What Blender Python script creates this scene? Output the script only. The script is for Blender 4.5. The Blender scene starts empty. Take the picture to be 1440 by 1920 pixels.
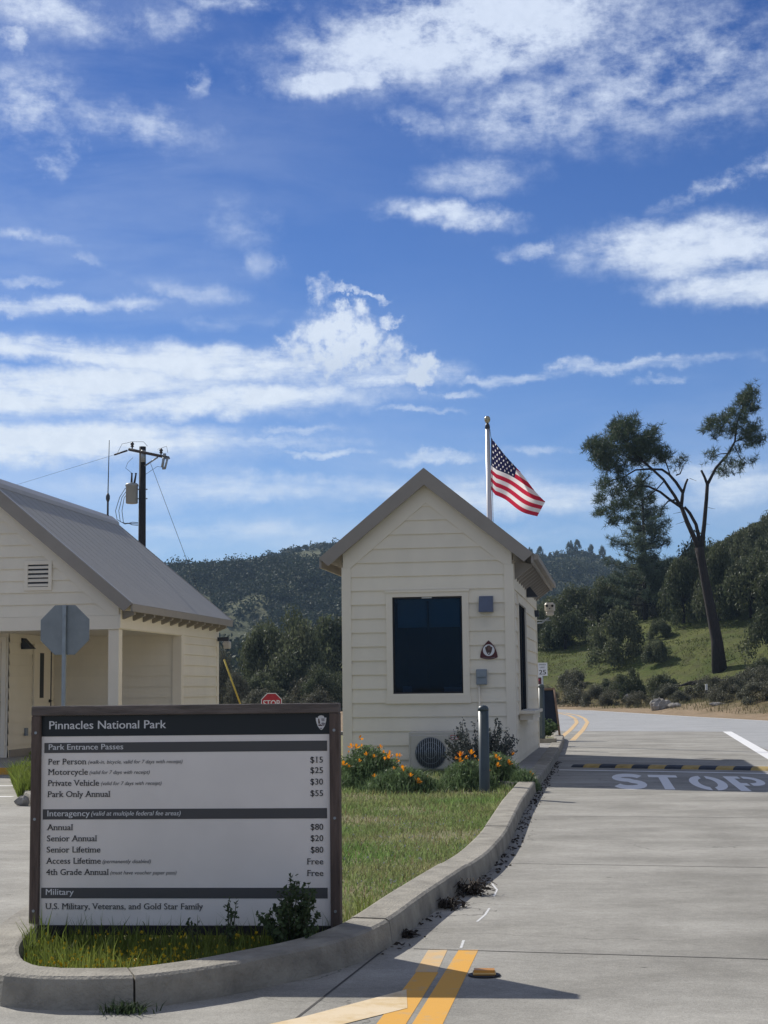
import bpy, math, random
import numpy as np
from mathutils import Vector, Matrix
rad = math.radians
S = bpy.context.scene
COL = S.collection
random.seed(7)
RNG = np.random.default_rng(11)

# ------------------------------------------------------------------ camera
cam_data = bpy.data.cameras.new('camera')
cam = bpy.data.objects.new('camera', cam_data); COL.objects.link(cam)
cam_data.sensor_fit = 'VERTICAL'; cam_data.sensor_height = 32.0
cam_data.lens = 32.0 * 2900 / 1920
cam_data.clip_start = 0.1; cam_data.clip_end = 6000
cam.matrix_world = Matrix.Translation((0, 0, 1.25)) @ Matrix.Rotation(math.pi / 2 + math.atan(330 / 2900), 4, 'X') @ Matrix.Rotation(-0.0117, 4, 'Z')
S.camera = cam
S.view_settings.view_transform = 'Standard'; S.view_settings.look = 'None'
S.view_settings.exposure = 0.0; S.view_settings.gamma = 1.0
S.cycles.max_bounces = 6; S.cycles.diffuse_bounces = 3; S.cycles.transparent_max_bounces = 12
S.cycles.use_denoising = True

# ------------------------------------------------------------------ sun and sky
SUN_EL = rad(37.0); SUN_AZ = math.atan2(-0.64, 0.77)       # the sun stands ahead and to the left
sd = Vector((math.cos(SUN_EL) * math.sin(SUN_AZ), math.cos(SUN_EL) * math.cos(SUN_AZ), math.sin(SUN_EL)))
sl = bpy.data.lights.new('sun', 'SUN'); sl.energy = 4.9; sl.angle = rad(0.5); sl.color = (1.0, 0.955, 0.88)
sun = bpy.data.objects.new('sun', sl); COL.objects.link(sun)
sun.rotation_euler = sd.to_track_quat('Z', 'Y').to_euler()

STREAKS = [(3.51, 23.66, 8.6, 2.2, 6, 1.3), (-1.24, 22.11, 3.6, 0.7, 6, 1.15), (10.95, 21.98, 7.2, 3.2, 0, 0.8), (6.09, 20.73, 4.9, 1.8, 0, 0.78), (1.61, 20.5, 1.78, 0.69, -20, 0.55), (-13.21, 20.99, 2.37, 2.08, 0, 0.78), (-9.56, 20.37, 3.75, 0.95, -8, 0.72), (-12.02, 19.23, 1.09, 0.83, 20, 0.7), (-12.58, 23.97, 3.75, 1.09, -6, 0.85), (-7.98, 24.06, 1.68, 0.89, 0, 0.62), (-13.93, 22.99, 0.89, 0.55, 0, 0.8), (-5.74, 24.76, 2.96, 0.55, 0, 0.7), (-6.76, 21.85, 0.99, 0.55, 25, 0.5), (2.57, 17.28, 3.16, 0.59, -6, 1.0), (11.71, 15.73, 5.5, 1.3, 0, 1.3), (13.01, 14.32, 3.6, 0.85, 0, 1.2), (5.77, 15.94, 1.58, 0.4, 0, 0.75), (9.58, 16.62, 1.78, 0.4, 6, 0.75), (13.16, 18.06, 3.75, 0.51, 17, 0.92), (3.81, 18.58, 2.96, 0.83, 0, 0.58), (-5.34, 17.03, 1.78, 1.23, 0, 0.48), (-4.74, 15.7, 1.19, 0.79, 0, 0.45), (-13.05, 16.3, 1.78, 0.28, -10, 0.6), (-10.9, 15.55, 1.19, 0.28, -15, 0.5), (-12.43, 13.88, 4.55, 0.43, 4, 0.9), (-13.21, 14.7, 1.78, 0.24, 0, 0.7), (-7.14, 14.61, 2.96, 0.51, -8, 0.52), (-5.55, 13.57, 2.37, 0.36, 5, 0.45), (-11.83, 12.28, 7.5, 0.6, -4, 1.25), (-5.75, 11.92, 7.6, 0.85, -3, 1.35), (-12.39, 10.82, 8.6, 1.1, 3, 1.35), (-5.94, 10.55, 7.2, 0.75, 2, 1.25), (-0.34, 11.62, 3.95, 0.67, 0, 0.95), (-12.37, 9.0, 9.0, 0.95, 0, 1.45), (-4.76, 9.08, 4.35, 0.36, 0, 0.8), (-3.16, 9.51, 2.37, 0.24, 3, 0.8), (-2.37, 8.68, 2.17, 0.18, 2, 0.7), (9.81, 11.63, 4.35, 0.3, 4, 0.9), (7.26, 11.64, 1.19, 0.36, 0, 0.8), (4.67, 11.29, 2.37, 0.24, 0, 0.75), (2.66, 10.79, 1.58, 0.18, 0, 0.7), (10.58, 11.09, 1.19, 0.16, 0, 0.6), (1.45, 10.22, 1.78, 0.16, -3, 0.7), (2.02, 8.48, 2.57, 0.28, 4, 0.75), (5.6, 8.66, 1.78, 0.24, 0, 0.6), (4.97, 7.0, 10.5, 0.95, 0, 0.8), (-5.75, 7.41, 7.5, 0.7, 0, 0.7), (-6.0, 5.9, 9.0, 0.45, 0, 0.55), (3.0, 5.6, 7.0, 0.5, 0, 0.5), (12.56, 7.25, 3.36, 1.15, 0, 0.9), (10.1, 8.22, 2.57, 0.4, 0, 0.6), (-4.37, 5.54, 5.93, 0.43, 0, 0.4)]
PUFFS = [(-1.54, 12.8, 1.88, 1.54, 0, 1.15), (-1.22, 13.77, 1.09, 0.59, 0, 1.0), (1.47, 11.83, 1.09, 0.71, 0, 1.0), (-3.15, 12.51, 1.09, 0.83, 0, 0.8), (-2.33, 14.65, 0.51, 0.79, -25, 0.62), (-0.91, 14.59, 1.68, 0.22, -12, 0.7), (0.29, 13.57, 0.51, 0.28, 0, 0.75), (0.37, 12.39, 0.79, 0.89, 0, 0.7)]
W = bpy.data.worlds.new('World'); S.world = W; W.use_nodes = True


def build_world():
    nt = W.node_tree; N = nt.nodes; N.clear()

    def nd(t, **k):
        n = N.new(t)
        for a, b in k.items(): setattr(n, a, b)
        return n

    def put(sock, v):
        if isinstance(v, bpy.types.NodeSocket): nt.links.new(v, sock)
        else: sock.default_value = v

    def m(op, *a, clamp=False):
        n = nd('ShaderNodeMath', operation=op, use_clamp=clamp)
        for i, v in enumerate(a): put(n.inputs[i], v)
        return n.outputs[0]

    def ramp(v, a, b, c=0.0, d=1.0, kind='SMOOTHSTEP'):
        n = nd('ShaderNodeMapRange', interpolation_type=kind)
        for i, x in enumerate((v, a, b, c, d)): put(n.inputs[i], x)
        return n.outputs[0]

    def comb(x, y, z=0.0):
        n = nd('ShaderNodeCombineXYZ')
        for i, v in enumerate((x, y, z)): put(n.inputs[i], v)
        return n.outputs[0]

    def noise(vec, scale, detail, rough, dist=0.0):
        n = nd('ShaderNodeTexNoise'); put(n.inputs['Vector'], vec)
        n.inputs['Scale'].default_value = scale; n.inputs['Detail'].default_value = detail
        n.inputs['Roughness'].default_value = rough; n.inputs['Distortion'].default_value = dist
        return n

    def mix(f, a, b, mode='MIX'):
        n = nd('ShaderNodeMix', data_type='RGBA', blend_type=mode)
        put(n.inputs[0], f); put(n.inputs[6], a); put(n.inputs[7], b)
        return n.outputs[2]

    d = nd('ShaderNodeTexCoord').outputs['Generated']
    s = nd('ShaderNodeSeparateXYZ'); put(s.inputs[0], d); x, y, z = s.outputs
    az = m('MULTIPLY', m('ARCTAN2', x, y), 57.29578)
    el = m('MULTIPLY', m('ARCSINE', z), 57.29578)
    ae = comb(az, el)
    wn = noise(ae, 0.6, 9.0, 0.66)
    w3 = nd('ShaderNodeVectorMath', operation='SUBTRACT'); put(w3.inputs[0], wn.outputs['Color']); w3.inputs[1].default_value = (0.5, 0.5, 0.5)
    w4 = nd('ShaderNodeVectorMath', operation='MULTIPLY'); put(w4.inputs[0], w3.outputs[0]); w4.inputs[1].default_value = (4.6, 1.3, 0)
    w5 = nd('ShaderNodeVectorMath', operation='ADD'); put(w5.inputs[0], ae); put(w5.inputs[1], w4.outputs[0])
    warped = w5.outputs[0]
    pn = noise(ae, 1.5, 6.0, 0.62)
    w6 = nd('ShaderNodeVectorMath', operation='SUBTRACT'); put(w6.inputs[0], pn.outputs['Color']); w6.inputs[1].default_value = (0.5, 0.5, 0.5)
    w7 = nd('ShaderNodeVectorMath', operation='SCALE'); put(w7.inputs[0], w6.outputs[0]); w7.inputs['Scale'].default_value = 1.5
    w8 = nd('ShaderNodeVectorMath', operation='ADD'); put(w8.inputs[0], ae); put(w8.inputs[1], w7.outputs[0])
    warped_p = w8.outputs[0]

    def field(items, vec, inner, outer):
        tot = 0.0
        for (a, e, rx, ry, ang, st) in items:
            mp = nd('ShaderNodeMapping', vector_type='TEXTURE'); put(mp.inputs['Vector'], vec)
            mp.inputs['Location'].default_value = (a, e, 0); mp.inputs['Rotation'].default_value = (0, 0, rad(ang))
            mp.inputs['Scale'].default_value = (rx, ry, 1)
            ln = nd('ShaderNodeVectorMath', operation='LENGTH'); put(ln.inputs[0], mp.outputs[0])
            v = ramp(ln.outputs['Value'], outer, inner, 0.0, st)
            tot = v if isinstance(tot, float) else m('MAXIMUM', tot, v)
        return tot

    t1 = field(STREAKS, warped, 0.15, 1.35)
    t2 = field(PUFFS, warped_p, 0.35, 1.25)
    # a cloud sheet seen from below: coordinates on a flat layer, so features flatten toward the horizon
    zz = m('ADD', m('MAXIMUM', z, 0.0), 0.05)
    sheet = comb(m('DIVIDE', x, zz), m('DIVIDE', y, zz))
    n1 = noise(sheet, 3.0, 9.0, 0.6, 0.0).outputs['Fac']
    n2 = noise(comb(m('MULTIPLY', az, 0.16), m('MULTIPLY', el, 0.85)), 1.0, 8.0, 0.6, 0.2).outputs['Fac']
    hi = ramp(el, 13.0, 19.0)
    n12 = m('ADD', m('MULTIPLY', n1, hi), m('MULTIPLY', n2, m('SUBTRACT', 1.0, hi)))
    n4 = noise(comb(m('MULTIPLY', az, 0.8), m('MULTIPLY', el, 1.3)), 0.95, 10.0, 0.66, 0.0).outputs['Fac']
    fine = m('MULTIPLY', m('SUBTRACT', n4, 0.5), m('ADD', 1.5, m('MULTIPLY', hi, 1.3)))
    gain = m('ADD', m('MULTIPLY', m('SUBTRACT', n12, 0.5), 3.0), 0.98)
    gain = m('ADD', gain, fine)
    outside = m('MAXIMUM', ramp(m('ABSOLUTE', az), 16.0, 26.0), ramp(el, 26.0, 34.0))
    bn = noise(sheet, 0.7, 3.0, 0.5).outputs['Fac']
    t0 = m('MULTIPLY', outside, ramp(bn, 0.38, 0.60, 0.0, 0.85))  # added cloud cover outside the view, brightens the shaded sides
    t1 = m('MAXIMUM', t1, t0)
    d1 = ramp(m('MULTIPLY', t1, gain), 0.06, 1.45)
    n3 = noise(ae, 1.7, 10.0, 0.62, 0.0).outputs['Fac']
    d2 = ramp(m('MULTIPLY', t2, m('ADD', m('MULTIPLY', m('SUBTRACT', n3, 0.5), 3.2), 0.95)), 0.08, 1.15)
    dens = m('MAXIMUM', d1, d2)
    # thin milky veil, thicker toward the sun's side and the horizon
    vn = noise(comb(m('MULTIPLY', az, 0.10), m('MULTIPLY', el, 0.35)), 1.0, 7.0, 0.6, 0.4).outputs['Fac']
    veil = m('MULTIPLY', ramp(vn, 0.30, 0.75), m('ADD', m('MULTIPLY', ramp(az, 8.0, -16.0), 0.22), m('MULTIPLY', ramp(el, 14.0, 3.0), 0.30)))
    dens = m('ADD', dens, m('MULTIPLY', veil, m('SUBTRACT', 1.0, dens)))
    dens = m('MULTIPLY', dens, ramp(el, -0.5, 1.5))
    sky = nd('ShaderNodeTexSky', sky_type='NISHITA'); sky.sun_disc = False
    sky.sun_elevation = SUN_EL; sky.sun_rotation = SUN_AZ
    sky.air_density = 1.0; sky.dust_density = 0.3; sky.ozone_density = 2.5; sky.altitude = 300
    tint = mix(ramp(el, 0.0, 24.0, kind='LINEAR'), SKY_LOW, SKY_HIGH)
    skyc = mix(1.0, sky.outputs[0], tint, 'MULTIPLY')
    # cloud shading put into the colour: grey patches and darker puff bases
    body = m('ADD', m('MULTIPLY', ramp(n3, 0.3, 0.7), 0.30), m('MULTIPLY', d2, m('MULTIPLY', ramp(el, 13.3, 11.6), 0.45)))
    lowbright = ramp(el, 20.0, 9.0)
    lit = mix(lowbright, CLOUD_HIGH, CLOUD_LOW)
    lit = mix(outside, lit, (8.3, 8.2, 7.9, 1))  # the added unseen clouds are neutral white, so their fill is less blue
    shade = mix(0.5, lit, (3.6, 4.6, 6.4, 1))
    cl = mix(m('ADD', body, m('MULTIPLY', ramp(dens, 0.4, 1.0), 0.05)), lit, shade)
    fin = mix(m('MULTIPLY', dens, 0.93), skyc, cl)
    bg = nd('ShaderNodeBackground'); put(bg.inputs['Color'], fin); bg.inputs['Strength'].default_value = 0.1
    o = nd('ShaderNodeOutputWorld'); nt.links.new(bg.outputs[0], o.inputs[0])


SKY_LOW = (0.60, 0.75, 1.02, 1); SKY_HIGH = (0.205, 0.385, 0.75, 1)
CLOUD_HIGH = (7.7, 8.6, 10.2, 1); CLOUD_LOW = (8.7, 9.5, 10.4, 1)
build_world()

# ------------------------------------------------------------------ helpers: meshes and objects
class MB:
    """Collects faces; build() links them as one mesh object."""
    def __init__(s): s.v = []; s.f = []; s.m = []; s.sm = []; s.cut = []

    def face(s, pts, mi=0, smooth=False):
        b = len(s.v); s.v.extend([tuple(p) for p in pts]); s.f.append(tuple(range(b, b + len(pts)))); s.m.append(mi); s.sm.append(smooth)

    def box(s, x0, x1, y0, y1, z0, z1, mi=0, c=0.0):
        s.cut.append(len(s.f))
        if c <= 0:
            p = [(x0, y0, z0), (x1, y0, z0), (x1, y1, z0), (x0, y1, z0), (x0, y0, z1), (x1, y0, z1), (x1, y1, z1), (x0, y1, z1)]
            for q in ((3, 2, 1, 0), (4, 5, 6, 7), (0, 1, 5, 4), (1, 2, 6, 5), (2, 3, 7, 6), (3, 0, 4, 7)): s.face([p[i] for i in q], mi)
            return
        # chamfered box: 6 faces, 12 bevels, 8 corners
        X, Y, Z = (x0, x1), (y0, y1), (z0, z1)
        sg = (c, -c)
        def P(i, j, k, ax):
            return (X[i] + (0 if ax == 0 else sg[i]), Y[j] + (0 if ax == 1 else sg[j]), Z[k] + (0 if ax == 2 else sg[k]))
        for ax in range(3):
            for e in (0, 1):
                q = []
                for (a, b) in ((0, 0), (1, 0), (1, 1), (0, 1)):
                    ijk = [0, 0, 0]; ijk[ax] = e; ijk[(ax + 1) % 3] = a; ijk[(ax + 2) % 3] = b
                    q.append(P(*ijk, ax))
                s.face(q if e else q[::-1], mi)
        for ax in range(3):
            b, d = (ax + 1) % 3, (ax + 2) % 3
            for e in (0, 1):
                for g in (0, 1):
                    q = []
                    for t, w in ((0, b), (1, b), (1, d), (0, d)):
                        ijk = [0, 0, 0]; ijk[ax] = t; ijk[b] = e; ijk[d] = g
                        q.append(P(*ijk, w))
                    s.face(q if (e ^ g) else q[::-1], mi)
        for i in (0, 1):
            for j in (0, 1):
                for k in (0, 1):
                    q = [P(i, j, k, 0), P(i, j, k, 1), P(i, j, k, 2)]
                    s.face(q if (i ^ j ^ k) else q[::-1], mi)

    def prism(s, poly, axis, a, b, mi=0):
        """poly: 2-D outline; axis: the axis of extrusion 0/1/2 from a to b."""
        s.cut.append(len(s.f))
        def P(p, t):
            return [(t, p[0], p[1]), (p[0], t, p[1]), (p[0], p[1], t)][axis]
        s.face([P(p, a) for p in poly], mi); s.face([P(p, b) for p in poly][::-1], mi)
        n = len(poly)
        for i in range(n):
            p, q = poly[i], poly[(i + 1) % n]
            s.face([P(p, a), P(p, b), P(q, b), P(q, a)], mi)

    def tube(s, pts, r, n=8, mi=0, cap=True):
        s.cut.append(len(s.f)); pts = [Vector(p) for p in pts]
        rs = r if isinstance(r, (list, tuple)) else [r] * len(pts)
        rings = []; up = None
        for i, p in enumerate(pts):
            t = (pts[min(i + 1, len(pts) - 1)] - pts[max(i - 1, 0)]).normalized()
            if up is None:
                up = t.orthogonal().normalized()
            u = (up - t * up.dot(t))
            u = u.normalized() if u.length > 1e-6 else t.orthogonal().normalized()
            up = u; w = t.cross(u)
            b = len(s.v)
            for k in range(n):
                a = 2 * math.pi * k / n
                s.v.append(tuple(p + (u * math.cos(a) + w * math.sin(a)) * rs[i]))
            rings.append(b)
        for a, b in zip(rings, rings[1:]):
            for k in range(n):
                s.f.append((a + k, a + (k + 1) % n, b + (k + 1) % n, b + k)); s.m.append(mi); s.sm.append(True)
        if cap:
            s.f.append(tuple(rings[0] + k for k in range(n))[::-1]); s.m.append(mi); s.sm.append(False)
            s.f.append(tuple(rings[-1] + k for k in range(n))); s.m.append(mi); s.sm.append(False)

    def lathe(s, prof, c=(0, 0), n=16, mi=0):
        b = len(s.v)
        for (r, z) in prof:
            for k in range(n):
                a = 2 * math.pi * k / n
                s.v.append((c[0] + r * math.cos(a), c[1] + r * math.sin(a), z))
        for i in range(len(prof) - 1):
            for k in range(n):
                s.f.append((b + i * n + k, b + i * n + (k + 1) % n, b + (i + 1) * n + (k + 1) % n, b + (i + 1) * n + k)); s.m.append(mi); s.sm.append(True)
        s.f.append(tuple(b + k for k in range(n))[::-1]); s.m.append(mi); s.sm.append(False)
        t = b + (len(prof) - 1) * n
        s.f.append(tuple(t + k for k in range(n))); s.m.append(mi); s.sm.append(False)

    def split(s, name, mats, parent):
        """Each box, prism or tube becomes a part of its own."""
        for a, b in zip(s.cut, s.cut[1:] + [len(s.f)]):
            q = MB(); ids = {}
            for f, mi, sm in zip(s.f[a:b], s.m[a:b], s.sm[a:b]):
                for i in f:
                    if i not in ids: ids[i] = len(q.v); q.v.append(s.v[i])
                q.f.append(tuple(ids[i] for i in f)); q.m.append(mi); q.sm.append(sm)
            q.build(name, mats, parent)

    def build(s, name, mats, parent=None):
        me = bpy.data.meshes.new(name); me.from_pydata(s.v, [], s.f)
        mats = mats if isinstance(mats, (list, tuple)) else [mats]
        for q in mats: me.materials.append(q)
        me.polygons.foreach_set('material_index', s.m); me.polygons.foreach_set('use_smooth', s.sm)
        me.update()
        o = bpy.data.objects.new(name, me); COL.objects.link(o)
        if parent: o.parent = parent
        return o


def mesh_np(name, v, f, mat, parent=None, smooth=False, mi=None):
    v = np.asarray(v, dtype=np.float32).reshape(-1, 3); f = np.asarray(f, dtype=np.int32)
    k = f.shape[1]; me = bpy.data.meshes.new(name)
    me.vertices.add(len(v)); me.vertices.foreach_set('co', v.ravel())
    me.loops.add(f.size); me.loops.foreach_set('vertex_index', f.ravel())
    me.polygons.add(len(f)); me.polygons.foreach_set('loop_start', np.arange(0, f.size, k, dtype=np.int32))
    try: me.polygons.foreach_set('loop_total', np.full(len(f), k, dtype=np.int32))
    except Exception: pass
    for q in (mat if isinstance(mat, (list, tuple)) else [mat]): me.materials.append(q)
    if mi is not None: me.polygons.foreach_set('material_index', np.asarray(mi, dtype=np.int32))
    me.polygons.foreach_set('use_smooth', np.full(len(f), smooth, dtype=bool))
    me.update(calc_edges=True); me.validate()
    o = bpy.data.objects.new(name, me); COL.objects.link(o)
    if parent: o.parent = parent
    return o


def tag(o, label=None, cat=None, group=None, kind=None):
    if label: o['label'] = label
    if cat: o['category'] = cat
    if group: o['group'] = group
    if kind: o['kind'] = kind
    return o


def thing(name, label, cat, loc=(0, 0, 0), rz=0.0, group=None):
    o = bpy.data.objects.new(name, None); COL.objects.link(o); o.empty_display_size = 0.2
    o.location = loc; o.rotation_euler = (0, 0, rz)
    return tag(o, label, cat, group)


def dup(o, loc, rz=0.0, sc=None, label=None, parent=None):
    c = o.copy(); COL.objects.link(c)
    if parent is None:
        c.location = loc; c.rotation_euler = (0, 0, rz)
        if sc is not None: c.scale = sc if isinstance(sc, (tuple, list)) else (sc, sc, sc)
        if label: c['label'] = label
    else:
        c.parent = parent
    for ch in list(o.children): dup(ch, None, parent=c)
    return c

# ------------------------------------------------------------------ helpers: materials
def mat(name, col, rough=0.7, var=0.0, vs=4.0, bump=0.0, bs=40.0, metal=0.0, col2=None, stretch=(1, 1, 1), spec=0.4, island=0.0, trans=0.0, detail=6.0, attr=None):
    m_ = bpy.data.materials.new(name); m_.use_nodes = True
    nt = m_.node_tree; N = nt.nodes; P = N['Principled BSDF']
    P.inputs['Roughness'].default_value = rough; P.inputs['Metallic'].default_value = metal
    P.inputs['Specular IOR Level'].default_value = spec
    c = (*col, 1.0); P.inputs['Base Color'].default_value = c
    tc = N.new('ShaderNodeTexCoord'); mp = N.new('ShaderNodeMapping'); mp.inputs['Scale'].default_value = stretch
    nt.links.new(tc.outputs['Object'], mp.inputs['Vector'])
    out = None
    if var > 0 or col2:
        n = N.new('ShaderNodeTexNoise'); n.inputs['Scale'].default_value = vs; n.inputs['Detail'].default_value = detail; n.inputs['Roughness'].default_value = 0.6
        nt.links.new(mp.outputs[0], n.inputs['Vector'])
        r = N.new('ShaderNodeMapRange'); r.inputs[1].default_value = 0.3; r.inputs[2].default_value = 0.7
        nt.links.new(n.outputs['Fac'], r.inputs[0])
        x = N.new('ShaderNodeMix'); x.data_type = 'RGBA'
        a = c if col2 else tuple(max(0, k * (1 - var)) for k in col) + (1,)
        b = (*col2, 1) if col2 else tuple(min(1, k * (1 + var)) for k in col) + (1,)
        x.inputs[6].default_value = a; x.inputs[7].default_value = b
        nt.links.new(r.outputs[0], x.inputs[0]); out = x.outputs[2]
    if island > 0:
        g = N.new('ShaderNodeNewGeometry')
        r = N.new('ShaderNodeMapRange'); r.inputs[3].default_value = 1 - island; r.inputs[4].default_value = 1 + island
        nt.links.new(g.outputs['Random Per Island'], r.inputs[0])
        x = N.new('ShaderNodeMix'); x.data_type = 'RGBA'; x.blend_type = 'MULTIPLY'; x.inputs[0].default_value = 1.0
        if out: nt.links.new(out, x.inputs[6])
        else: x.inputs[6].default_value = c
        nt.links.new(r.outputs[0], x.inputs[7]); out = x.outputs[2]
    if out: nt.links.new(out, P.inputs['Base Color'])
    if bump > 0:
        n = N.new('ShaderNodeTexNoise'); n.inputs['Scale'].default_value = bs; n.inputs['Detail'].default_value = 5
        nt.links.new(mp.outputs[0], n.inputs['Vector'])
        b = N.new('ShaderNodeBump'); b.inputs['Strength'].default_value = bump; b.inputs['Distance'].default_value = 0.02
        nt.links.new(n.outputs['Fac'], b.inputs['Height']); nt.links.new(b.outputs[0], P.inputs['Normal'])
    if trans > 0:
        t = N.new('ShaderNodeBsdfTranslucent'); ms = N.new('ShaderNodeMixShader'); ms.inputs[0].default_value = trans
        if out: nt.links.new(out, t.inputs[0])
        else: t.inputs[0].default_value = c
        o = N['Material Output']
        nt.links.new(P.outputs[0], ms.inputs[1]); nt.links.new(t.outputs[0], ms.inputs[2]); nt.links.new(ms.outputs[0], o.inputs[0])
    return m_


def pavement(name, a, b, stain, streak_rot, fine=55.0, tracks=False):
    """Weathered paving: broad blotches, brushed streaks across the lane, dark stains, fine grain."""
    m_ = bpy.data.materials.new(name); m_.use_nodes = True
    nt = m_.node_tree; N = nt.nodes; P = N['Principled BSDF']; P.inputs['Roughness'].default_value = 0.85; P.inputs['Specular IOR Level'].default_value = 0.25
    tc = N.new('ShaderNodeTexCoord')
    def noise(scale, det, rot=0.0, st=(1, 1, 1), rough=0.6):
        mp = N.new('ShaderNodeMapping'); mp.inputs['Scale'].default_value = st; mp.inputs['Rotation'].default_value = (0, 0, rot)
        nt.links.new(tc.outputs['Object'], mp.inputs[0])
        n = N.new('ShaderNodeTexNoise'); n.inputs['Scale'].default_value = scale; n.inputs['Detail'].default_value = det; n.inputs['Roughness'].default_value = rough
        nt.links.new(mp.outputs[0], n.inputs['Vector']); return n.outputs['Fac']
    def mr(v, lo, hi, a_=0.0, b_=1.0):
        r = N.new('ShaderNodeMapRange'); nt.links.new(v, r.inputs[0])
        for i, q in enumerate((lo, hi, a_, b_)): r.inputs[i + 1].default_value = q
        return r.outputs[0]
    def mx(f, p, q, mode='MIX'):
        x = N.new('ShaderNodeMix'); x.data_type = 'RGBA'; x.blend_type = mode
        for s_, v in ((0, f), (6, p), (7, q)):
            if isinstance(v, bpy.types.NodeSocket): nt.links.new(v, x.inputs[s_])
            else: x.inputs[s_].default_value = v
        return x.outputs[2]
    base = mx(mr(noise(0.75, 9, 0.2, (1, 1.5, 1), 0.68), 0.36, 0.64), (*a, 1), (*b, 1))
    st = mr(noise(1.0, 7, streak_rot, (0.4, 2.6, 1)), 0.3, 0.7, 0.91, 1.09)
    st2 = mr(noise(13.0, 8, 0.0, (1, 1, 1), .7), 0.3, 0.7, 0.89, 1.11)
    base = mx(1.0, base, st, 'MULTIPLY'); base = mx(1.0, base, st2, 'MULTIPLY')
    base = mx(1.0, base, mr(noise(fine, 3), 0.2, 0.8, 0.9, 1.1), 'MULTIPLY')
    base = mx(mr(noise(0.35, 8, 0.4, (1, 1, 1), 0.7), 0.58, 0.72, 0.0, 0.55), base, (*stain, 1))
    nt.links.new(base, P.inputs['Base Color'])
    if tracks:
        # wheel paths worn darker along the lane, with dripped oil between them
        mp = N.new('ShaderNodeMapping'); mp.inputs['Rotation'].default_value = (0, 0, streak_rot); nt.links.new(tc.outputs['Object'], mp.inputs[0])
        sx = N.new('ShaderNodeSeparateXYZ'); nt.links.new(mp.outputs[0], sx.inputs[0])
        def hump(c, w):
            a_ = N.new('ShaderNodeMath'); a_.operation = 'SUBTRACT'; nt.links.new(sx.outputs[0], a_.inputs[0]); a_.inputs[1].default_value = c
            b_ = N.new('ShaderNodeMath'); b_.operation = 'ABSOLUTE'; nt.links.new(a_.outputs[0], b_.inputs[0])
            return mr(b_.outputs[0], 0.0, w, 1.0, 0.0)
        def mul(p, q):
            a_ = N.new('ShaderNodeMath'); a_.operation = 'MULTIPLY'; nt.links.new(p, a_.inputs[0])
            if isinstance(q, float): a_.inputs[1].default_value = q
            else: nt.links.new(q, a_.inputs[1])
            return a_.outputs[0]
        for c, w, k in ((0.05, .42, .16), (1.62, .42, .16), (0.85, .35, .26)):
            base = mx(mul(mul(hump(c, w), mr(noise(1.1, 8, streak_rot, (1.0, .35, 1), .7), .38, .66)), k), base, (*stain, 1))
        vo = N.new('ShaderNodeTexVoronoi'); vo.inputs['Scale'].default_value = 2.3; nt.links.new(tc.outputs['Object'], vo.inputs['Vector'])
        base = mx(mul(mr(vo.outputs['Distance'], .03, .055, 1.0, 0.0), mr(noise(.8, 3), .5, .6)), base, (.06, .056, .05, 1))
    # hairline cracks where the slab has worked loose
    wp = N.new('ShaderNodeVectorMath'); wp.operation = 'ADD'; nw = N.new('ShaderNodeTexNoise'); nw.inputs['Scale'].default_value = 1.4; nw.inputs['Detail'].default_value = 6
    nt.links.new(tc.outputs['Object'], nw.inputs[0]); nt.links.new(tc.outputs['Object'], wp.inputs[0]); nt.links.new(nw.outputs['Color'], wp.inputs[1])
    vc = N.new('ShaderNodeTexVoronoi'); vc.feature = 'DISTANCE_TO_EDGE'; vc.inputs['Scale'].default_value = 0.34; nt.links.new(wp.outputs[0], vc.inputs['Vector'])
    cm_ = N.new('ShaderNodeMath'); cm_.operation = 'MULTIPLY'; nt.links.new(mr(vc.outputs['Distance'], .0008, .0022, .6, 0.0), cm_.inputs[0]); nt.links.new(mr(noise(.22, 2), .46, .52), cm_.inputs[1])
    base = mx(cm_.outputs[0], base, (.07, .066, .06, 1))
    base = mx(1.0, base, mr(noise(170.0, 3), 0.25, 0.75, 0.72, 1.28), 'MULTIPLY')
    nt.links.new(base, P.inputs['Base Color'])
    bp = N.new('ShaderNodeBump'); bp.inputs['Strength'].default_value = 0.25; bp.inputs['Distance'].default_value = 0.01
    nt.links.new(noise(90.0, 4), bp.inputs['Height']); nt.links.new(bp.outputs[0], P.inputs['Normal'])
    return m_


def paint(name, col, wear, worn=0.45, scale=6.0):
    """Road paint with worn patches that let the paving colour through."""
    m_ = mat(name, col, 0.75, col2=None)
    nt = m_.node_tree; N = nt.nodes; P = N['Principled BSDF']
    tc = N.new('ShaderNodeTexCoord'); n = N.new('ShaderNodeTexNoise'); n.inputs['Scale'].default_value = scale; n.inputs['Detail'].default_value = 9; n.inputs['Roughness'].default_value = 0.72
    nt.links.new(tc.outputs['Object'], n.inputs['Vector'])
    r = N.new('ShaderNodeMapRange'); r.inputs[1].default_value = worn - 0.1; r.inputs[2].default_value = worn + 0.12
    r.inputs[3].default_value = 1.0; r.inputs[4].default_value = 0.0
    nt.links.new(n.outputs['Fac'], r.inputs[0])
    x = N.new('ShaderNodeMix'); x.data_type = 'RGBA'; x.inputs[6].default_value = (*col, 1); x.inputs[7].default_value = (*wear, 1)
    nt.links.new(r.outputs[0], x.inputs[0]); nt.links.new(x.outputs[2], P.inputs['Base Color'])
    return m_


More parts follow.
